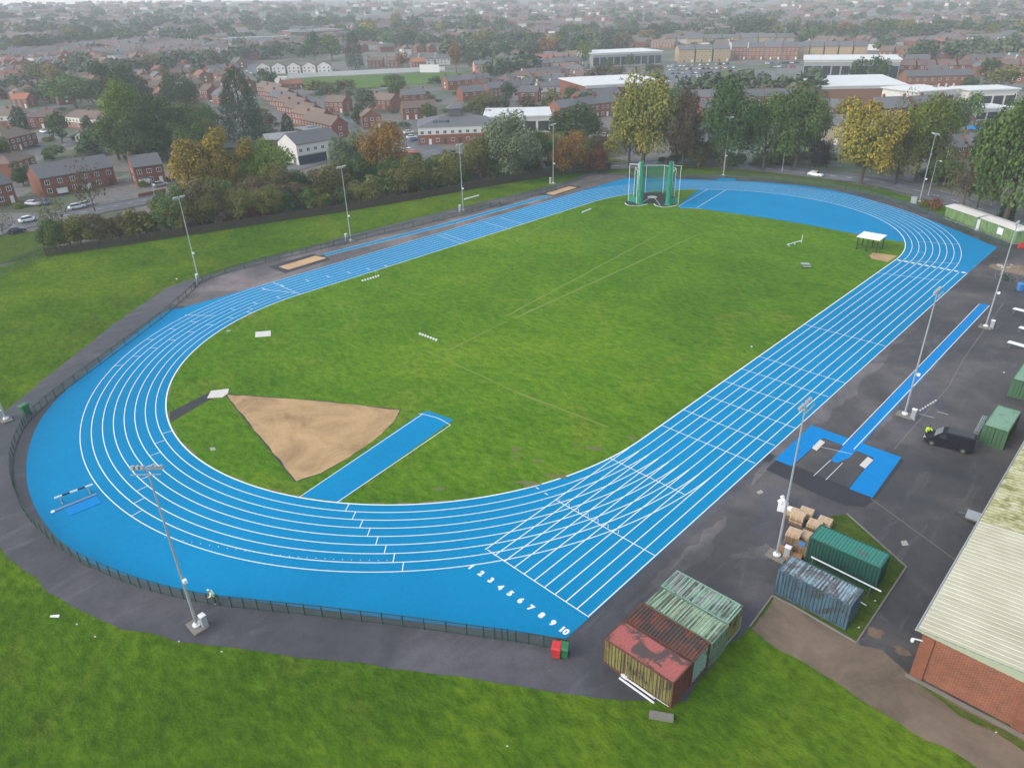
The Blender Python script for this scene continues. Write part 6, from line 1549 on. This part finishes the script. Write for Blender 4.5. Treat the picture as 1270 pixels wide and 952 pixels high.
carlot('parked before the yellow apartment blocks', [(950, 80, 990, 79, 8), (955, 84, 985, 84, 6)], .9)
carlot('parked along the street left of the conifer', [(225, 112, 262, 120, 4), (150, 78, 180, 92, 3), (20, 102, 60, 100, 3)], .5)

# ---- gardens, garden trees and the houses between the rows of the middle town
TM = ['leaf_dark', 'leaf_green', 'leaf_olive', 'leaf_pale', 'leaf_brown', 'leaf_mixed', 'leaf_orange', 'leaf_conifer', 'leaf_muted']; TW = [26, 10, 12, 6, 7, 6, 3, 5, 30]; TN['leaf_muted'] = 'grey green'
RM = [('brick_red', 'tile_brown', 'red brick'), ('brick_red', 'slate', 'slate roofed'), ('render_white', 'tile_brown', 'white walled'), ('brick_brown', 'tile_red', 'red roofed'), ('brick_brown', 'slate', 'brown brick')]
ROADPX = [(452, 176), (428, 158), (395, 136), (362, 113), (335, 96), (310, 82), (285, 70)]; RP = [v for L_ in [ROADPX]+STREETS for a_, b_ in zip(L_[:-1], L_[1:]) for v in [P(*a_).xy.lerp(P(*b_).xy, k/12) for k in range(13)]]
def free(q, r_, trees=True):
    if any((q.xy-c.xy).length < r_+k for c, k in HC): return False
    if any((q.xy-p).length < r_*.6+4.5 for p in RP): return False
    return True
def mzone(x, y): return ('among the left semis' if y > 125 else 'in the upper left rows') if x < 300 else 'beside the main road' if x < 450 else 'between the playing field and the office' if x < 640 else 'among the terraces by the white showroom' if x < 830 else 'behind the trees of the far bend'
REG = [(0, 70, 300, 130, 120, 0), (620, 74, 722, 128, 30, 0), (560, 100, 720, 128, 16, 0), (1120, 74, 1285, 104, 22, 0), (850, 112, 1010, 150, 22, 1), (455, 76, 640, 90, 14, 0), (400, 118, 540, 150, 8, 0), (1040, 128, 1200, 160, 12, 1)]
for x0, y0, x1, y1, n, kk in REG:
    k = 0
    for i in range(n*5):
        if k >= n or NH[0] >= 262: break
        x, y = R.uniform(x0, x1), y0+(y1-y0)*R.random()**.9; q = P(x, y); L_ = R.uniform(10, 17)
        if not free(q, L_*.5+1.5) or (352 < x < 612 and 90 < y < 112): continue
        a_ = {0: -.15, 1: .75}[kk]+(0 if x < 500 else .62)+R.gauss(0, .06)+R.choice((0, 0, 0, PI/2)); d = Vector((math.cos(a_), math.sin(a_), 0))
        if d.dot(RT) < 0: d = -d
        wl, rf_, nm_ = R.choices(RM, [5, 3, 1.2, 2, 2])[0]; k += 1
        house(f'{nm_} house {mzone(x, y)}', q-d*L_/2, q+d*L_/2, depth=8, e=4.9, rise=2.7, roof=R.choice(('gable', 'gable', 'hip')), wall=wl, roofm=rf_, units=2, detail=0, group=f'{nm_} houses {mzone(x, y)}')
for (x0, y0, x1, y1, nt_, nb_) in [(0, 64, 300, 200, 26, 60), (300, 100, 450, 180, 4, 24), (400, 104, 620, 160, 8, 40), (620, 76, 830, 150, 12, 30), (830, 104, 1270, 200, 16, 46)]:
    for i in range(nt_+nb_):
        for tr_ in range(12):
            x, y = R.uniform(x0, x1), y0+(y1-y0)*R.random(); q = P(x, y)
            if free(q, 1.5) and not (352 < x < 612 and 88 < y < 113) and not (815 < x < 965 and 78 < y < 115) and not (495 < x < 570 and 165 < y < 205): break
        else: continue
        m_ = R.choices(TM, TW)[0]; c_ = dict(TN, leaf_conifer='blackish')[m_]
        if i < nt_: h_ = R.uniform(6, 11); tree(f'{c_} garden tree {mzone(x, y)}', (q.x, q.y, q.z-.2), h_, h_*R.uniform(.7, 1.1), 'conifer' if m_ == 'leaf_conifer' else 'round', m_, f'{c_} garden trees {mzone(x, y)}')
        else: h_ = R.uniform(1.5, 3.8); tree(f'{c_} garden bush {mzone(x, y)}', (q.x, q.y, q.z-.2), h_, h_*R.uniform(1.1, 2.6), 'bush', m_, f'{c_} garden bushes {mzone(x, y)}')
# ---- far town and hills in the haze
def zone(x): return 'over the left houses' if x < 300 else 'above the playing field' if x < 620 else 'above the white showroom' if x < 830 else 'above the glass showroom' if x < 1130 else 'at the right edge'
names_b = [((0, 66), (300, 44), 34, 1.0), ((0, 46), (290, 30), 30, .9), ((300, 36), (470, 38), 22, 1.0), ((430, 58), (770, 62), 40, 1.1), ((450, 44), (640, 40), 22, 1.1), ((640, 68), (770, 64), 20, 1.1), ((700, 52), (960, 44), 26, 1.0), ((780, 34), (980, 28), 20, .9), ((950, 50), (1130, 46), 26, 1.1),
           ((1110, 48), (1290, 46), 20, 1.0), ((610, 96), (650, 88), 6, .8), ((560, 78), (640, 72), 8, 1.0), ((300, 76), (420, 66), 10, 1.0), ((120, 98), (300, 78), 14, .9), ((0, 118), (110, 92), 12, .9), ((1130, 78), (1290, 70), 12, 1.0), ((860, 122), (1000, 124), 8, .8), ((0, 26), (420, 16), 30, .8), ((420, 24), (1280, 14), 40, .7)]
TN2 = dict(TN, leaf_conifer='blackish')
cand = []
for (x0, y0), (x1, y1), n, s_ in names_b:
    for i in range(n):
        t_ = (i+R.random())/n; x, y = x0+(x1-x0)*t_+R.gauss(0, 6), y0+(y1-y0)*t_+R.gauss(0, 3.2)
        cand.append((x, max(1.5, y), R.uniform(9, 17)*s_, R.choices(TM, TW)[0]))
for i in range(300):
    y = 4+R.random()**1.3*62; x = R.uniform(-20, 1290)
    if x > 330 and x < 620 and 84 < y < 112: continue
    cand.append((x, y, R.uniform(6, 13), R.choices(TM, TW)[0]))
stuff = []
cand.sort(key=lambda c: -(c[2]/max(1, mpp(P(c[0], c[1])))))
for x, y, h_, m_ in cand:
    q = P(x, y); w_ = h_*R.uniform(.8, 1.4)
    if NTREE[0] < 300 and y > 10: tree(f'{TN2[m_]} far tree in the haze {zone(x)}', (q.x, q.y, q.z-.2), h_, w_, 'conifer' if m_ == 'leaf_conifer' else R.choice(['round', 'wide']), m_, f'{TN2[m_]} far trees {zone(x)}')
    else: stuff.append((q, h_, w_))
sm = MB(); fw_ = [crown_mesh(900+i, 'wide', 90, .13) for i in range(4)]
for q, h_, w_ in stuff:
    for k in range(3):
        f_ = R.choice(fw_); o_ = Vector((R.gauss(0, w_*.6), R.gauss(0, w_*.6), -.2)) if k else Vector((0, 0, 0)); s_ = R.uniform(.7, 1.1)
        sm.add([(q.x+o_.x+v[0]*w_*s_, q.y+o_.y+v[1]*w_*s_, q.z+o_.z+v[2]*h_*s_) for v in f_.v], f_.f)
o = sm.build('distant_woodland', M('leaf_muted')); tag(o, 'hazy distant trees covering the far hills', 'trees', kind='stuff')
hs_ = MB(); far = []
for i in range(1900):
    x, y = R.uniform(-20, 1290), 4+R.random()**1.15*72
    if 330 < x < 625 and y > 66: continue
    if x > 690 and y > 62: continue
    if x > 625 and y > 66: continue
    q = P(x, y)
    if noise.noise(Vector((q.x*.004, q.y*.004, 1))) < -.3: continue
    far.append((x, y, q))
far.sort(key=lambda c: (c[2]-EYE).length)
RM = [('brick_red', 'tile_brown', 'red brick'), ('brick_red', 'slate', 'slate roofed'), ('render_white', 'tile_brown', 'white walled'), ('brick_brown', 'tile_red', 'red roofed'), ('brick_brown', 'slate', 'brown brick')]
for x, y, q in far:
    a_ = YAW*-1+round(noise.noise(Vector((q.x*.003, q.y*.003, 7)))*3)*.5+R.choice((0, 0, PI/2)); L_ = R.uniform(8, 15)*(1.5 if R.random() < .25 else 1); d = Vector((math.cos(a_), math.sin(a_), 0))
    if d.dot(RT) < 0: d = -d
    wl, rf_, nm_ = R.choice(RM)
    if NH[0] < 298 and y > 12: house(f'{nm_} far house in the haze {zone(x)}', q-d*L_/2, q+d*L_/2, depth=7.5, e=4.6, rise=2.6, roof=R.choice(('gable', 'gable', 'hip')), wall=wl, roofm=rf_, units=2, detail=0, group=f'{nm_} far houses {zone(x)}')
    else:
        n_ = Vector((-d.y, d.x, 0))
        for k in range(2):
            b0 = q+d*R.gauss(0, 14)*k+n_*R.gauss(0, 14)*k; b0.z = zt(b0.x, b0.y); c_ = b0+n_*3.7; rz_ = math.atan2(d.y, d.x); wl_ = R.choice((0, 0, 1)); hs_.box((c_.x, c_.y, b0.z+2), (L_, 7.5, 5.2), rz_, wl_)
            v = []
            for u in (-L_/2-.2, L_/2+.2): v += [c_+d*u-n_*4.1+Vector((0, 0, 4.5)), c_+d*u+n_*4.1+Vector((0, 0, 4.5)), c_+d*u+Vector((0, 0, 7.2))]
            hs_.add(v, [(0, 3, 5, 2), (1, 2, 5, 4), (0, 2, 1), (3, 4, 5)], R.choice((2, 2, 3)))
o = hs_.build('distant_houses', [M('brick_red'), M('render_white'), M('tile_brown'), M('slate')]); tag(o, 'hazy distant houses on the far hills', 'houses', kind='stuff')
print('TREES', NTREE[0], 'BUSH', NBUSH[0], 'HOUSES', NH[0], 'objs', len(bpy.data.objects))
# ------------------------------------------------------------------ haze, light, camera
hz = MB(); hz.box((CX-300, CY+700, 64), (8400, 8400, 132))
hm = bpy.data.materials.new('haze'); hm.use_nodes = True; nt_ = hm.node_tree
for n in list(nt_.nodes): nt_.nodes.remove(n)
out = nt_.nodes.new('ShaderNodeOutputMaterial'); pvn = nt_.nodes.new('ShaderNodeVolumePrincipled')
pvn.inputs['Color'].default_value = (.91, .96, 1.0, 1); pvn.inputs['Density'].default_value = HAZE; pvn.inputs['Anisotropy'].default_value = 0.0
pvn.inputs['Density Attribute'].default_value = ''
nt_.links.new(pvn.outputs[0], out.inputs['Volume'])
ho = hz.build('haze', hm); ho['kind'] = 'stuff'

w = bpy.data.worlds.new('World'); S.world = w; w.use_nodes = True
nt = w.node_tree; bg = nt.nodes['Background']
sky = nt.nodes.new('ShaderNodeTexSky'); sky.sky_type = 'NISHITA'; sky.sun_disc = False
SE, SR = rad(34), rad(200)
sky.sun_elevation = SE; sky.sun_rotation = SR; sky.dust_density = 1.2; sky.air_density = 1.2; sky.ozone_density = 1.5
hs = nt.nodes.new('ShaderNodeHueSaturation'); hs.inputs['Saturation'].default_value = .50
nt.links.new(sky.outputs[0], hs.inputs['Color']); nt.links.new(hs.outputs[0], bg.inputs['Color'])
bg.inputs['Strength'].default_value = .15
sl = bpy.data.lights.new('sun', 'SUN'); sl.energy = SUN; sl.angle = rad(35); sl.color = (1, .93, .82)
so = bpy.data.objects.new('sun', sl); COL.objects.link(so)
sd = Vector((math.sin(SR)*math.cos(SE), math.cos(SR)*math.cos(SE), math.sin(SE)))
so.rotation_euler = sd.to_track_quat('Z', 'Y').to_euler(); so.location = (0, 0, 200)

cam = bpy.data.cameras.new('camera'); co = bpy.data.objects.new('camera', cam); COL.objects.link(co)
mw = Matrix((RT, UP, -FW)).transposed().to_4x4(); mw.translation = EYE; co.matrix_world = mw
cam.sensor_fit = 'HORIZONTAL'; cam.sensor_width = 36; cam.lens = 36*FOC/1270; cam.clip_end = 12000; cam.clip_start = .5
S.camera = co
S.view_settings.view_transform = 'Standard'; S.view_settings.look = 'None'; S.view_settings.gamma = 1; S.view_settings.use_curve_mapping = False
S.view_settings.exposure = EXPO
cy = S.cycles; cy.use_denoising = True; cy.max_bounces = 6; cy.diffuse_bounces = 2; cy.glossy_bounces = 2; cy.transparent_max_bounces = 16; cy.volume_bounces = 2
cy.use_adaptive_sampling = False
dup_ = [k for k, v in LABELS.items() if len(v) > 1 and (None in v)]
print('DUPLICATE LABELS', len(dup_), dup_[:10])
bad_ = [k for k in LABELS if not 4 <= len(k.split()) <= 16]
print('BAD LABELS', bad_)
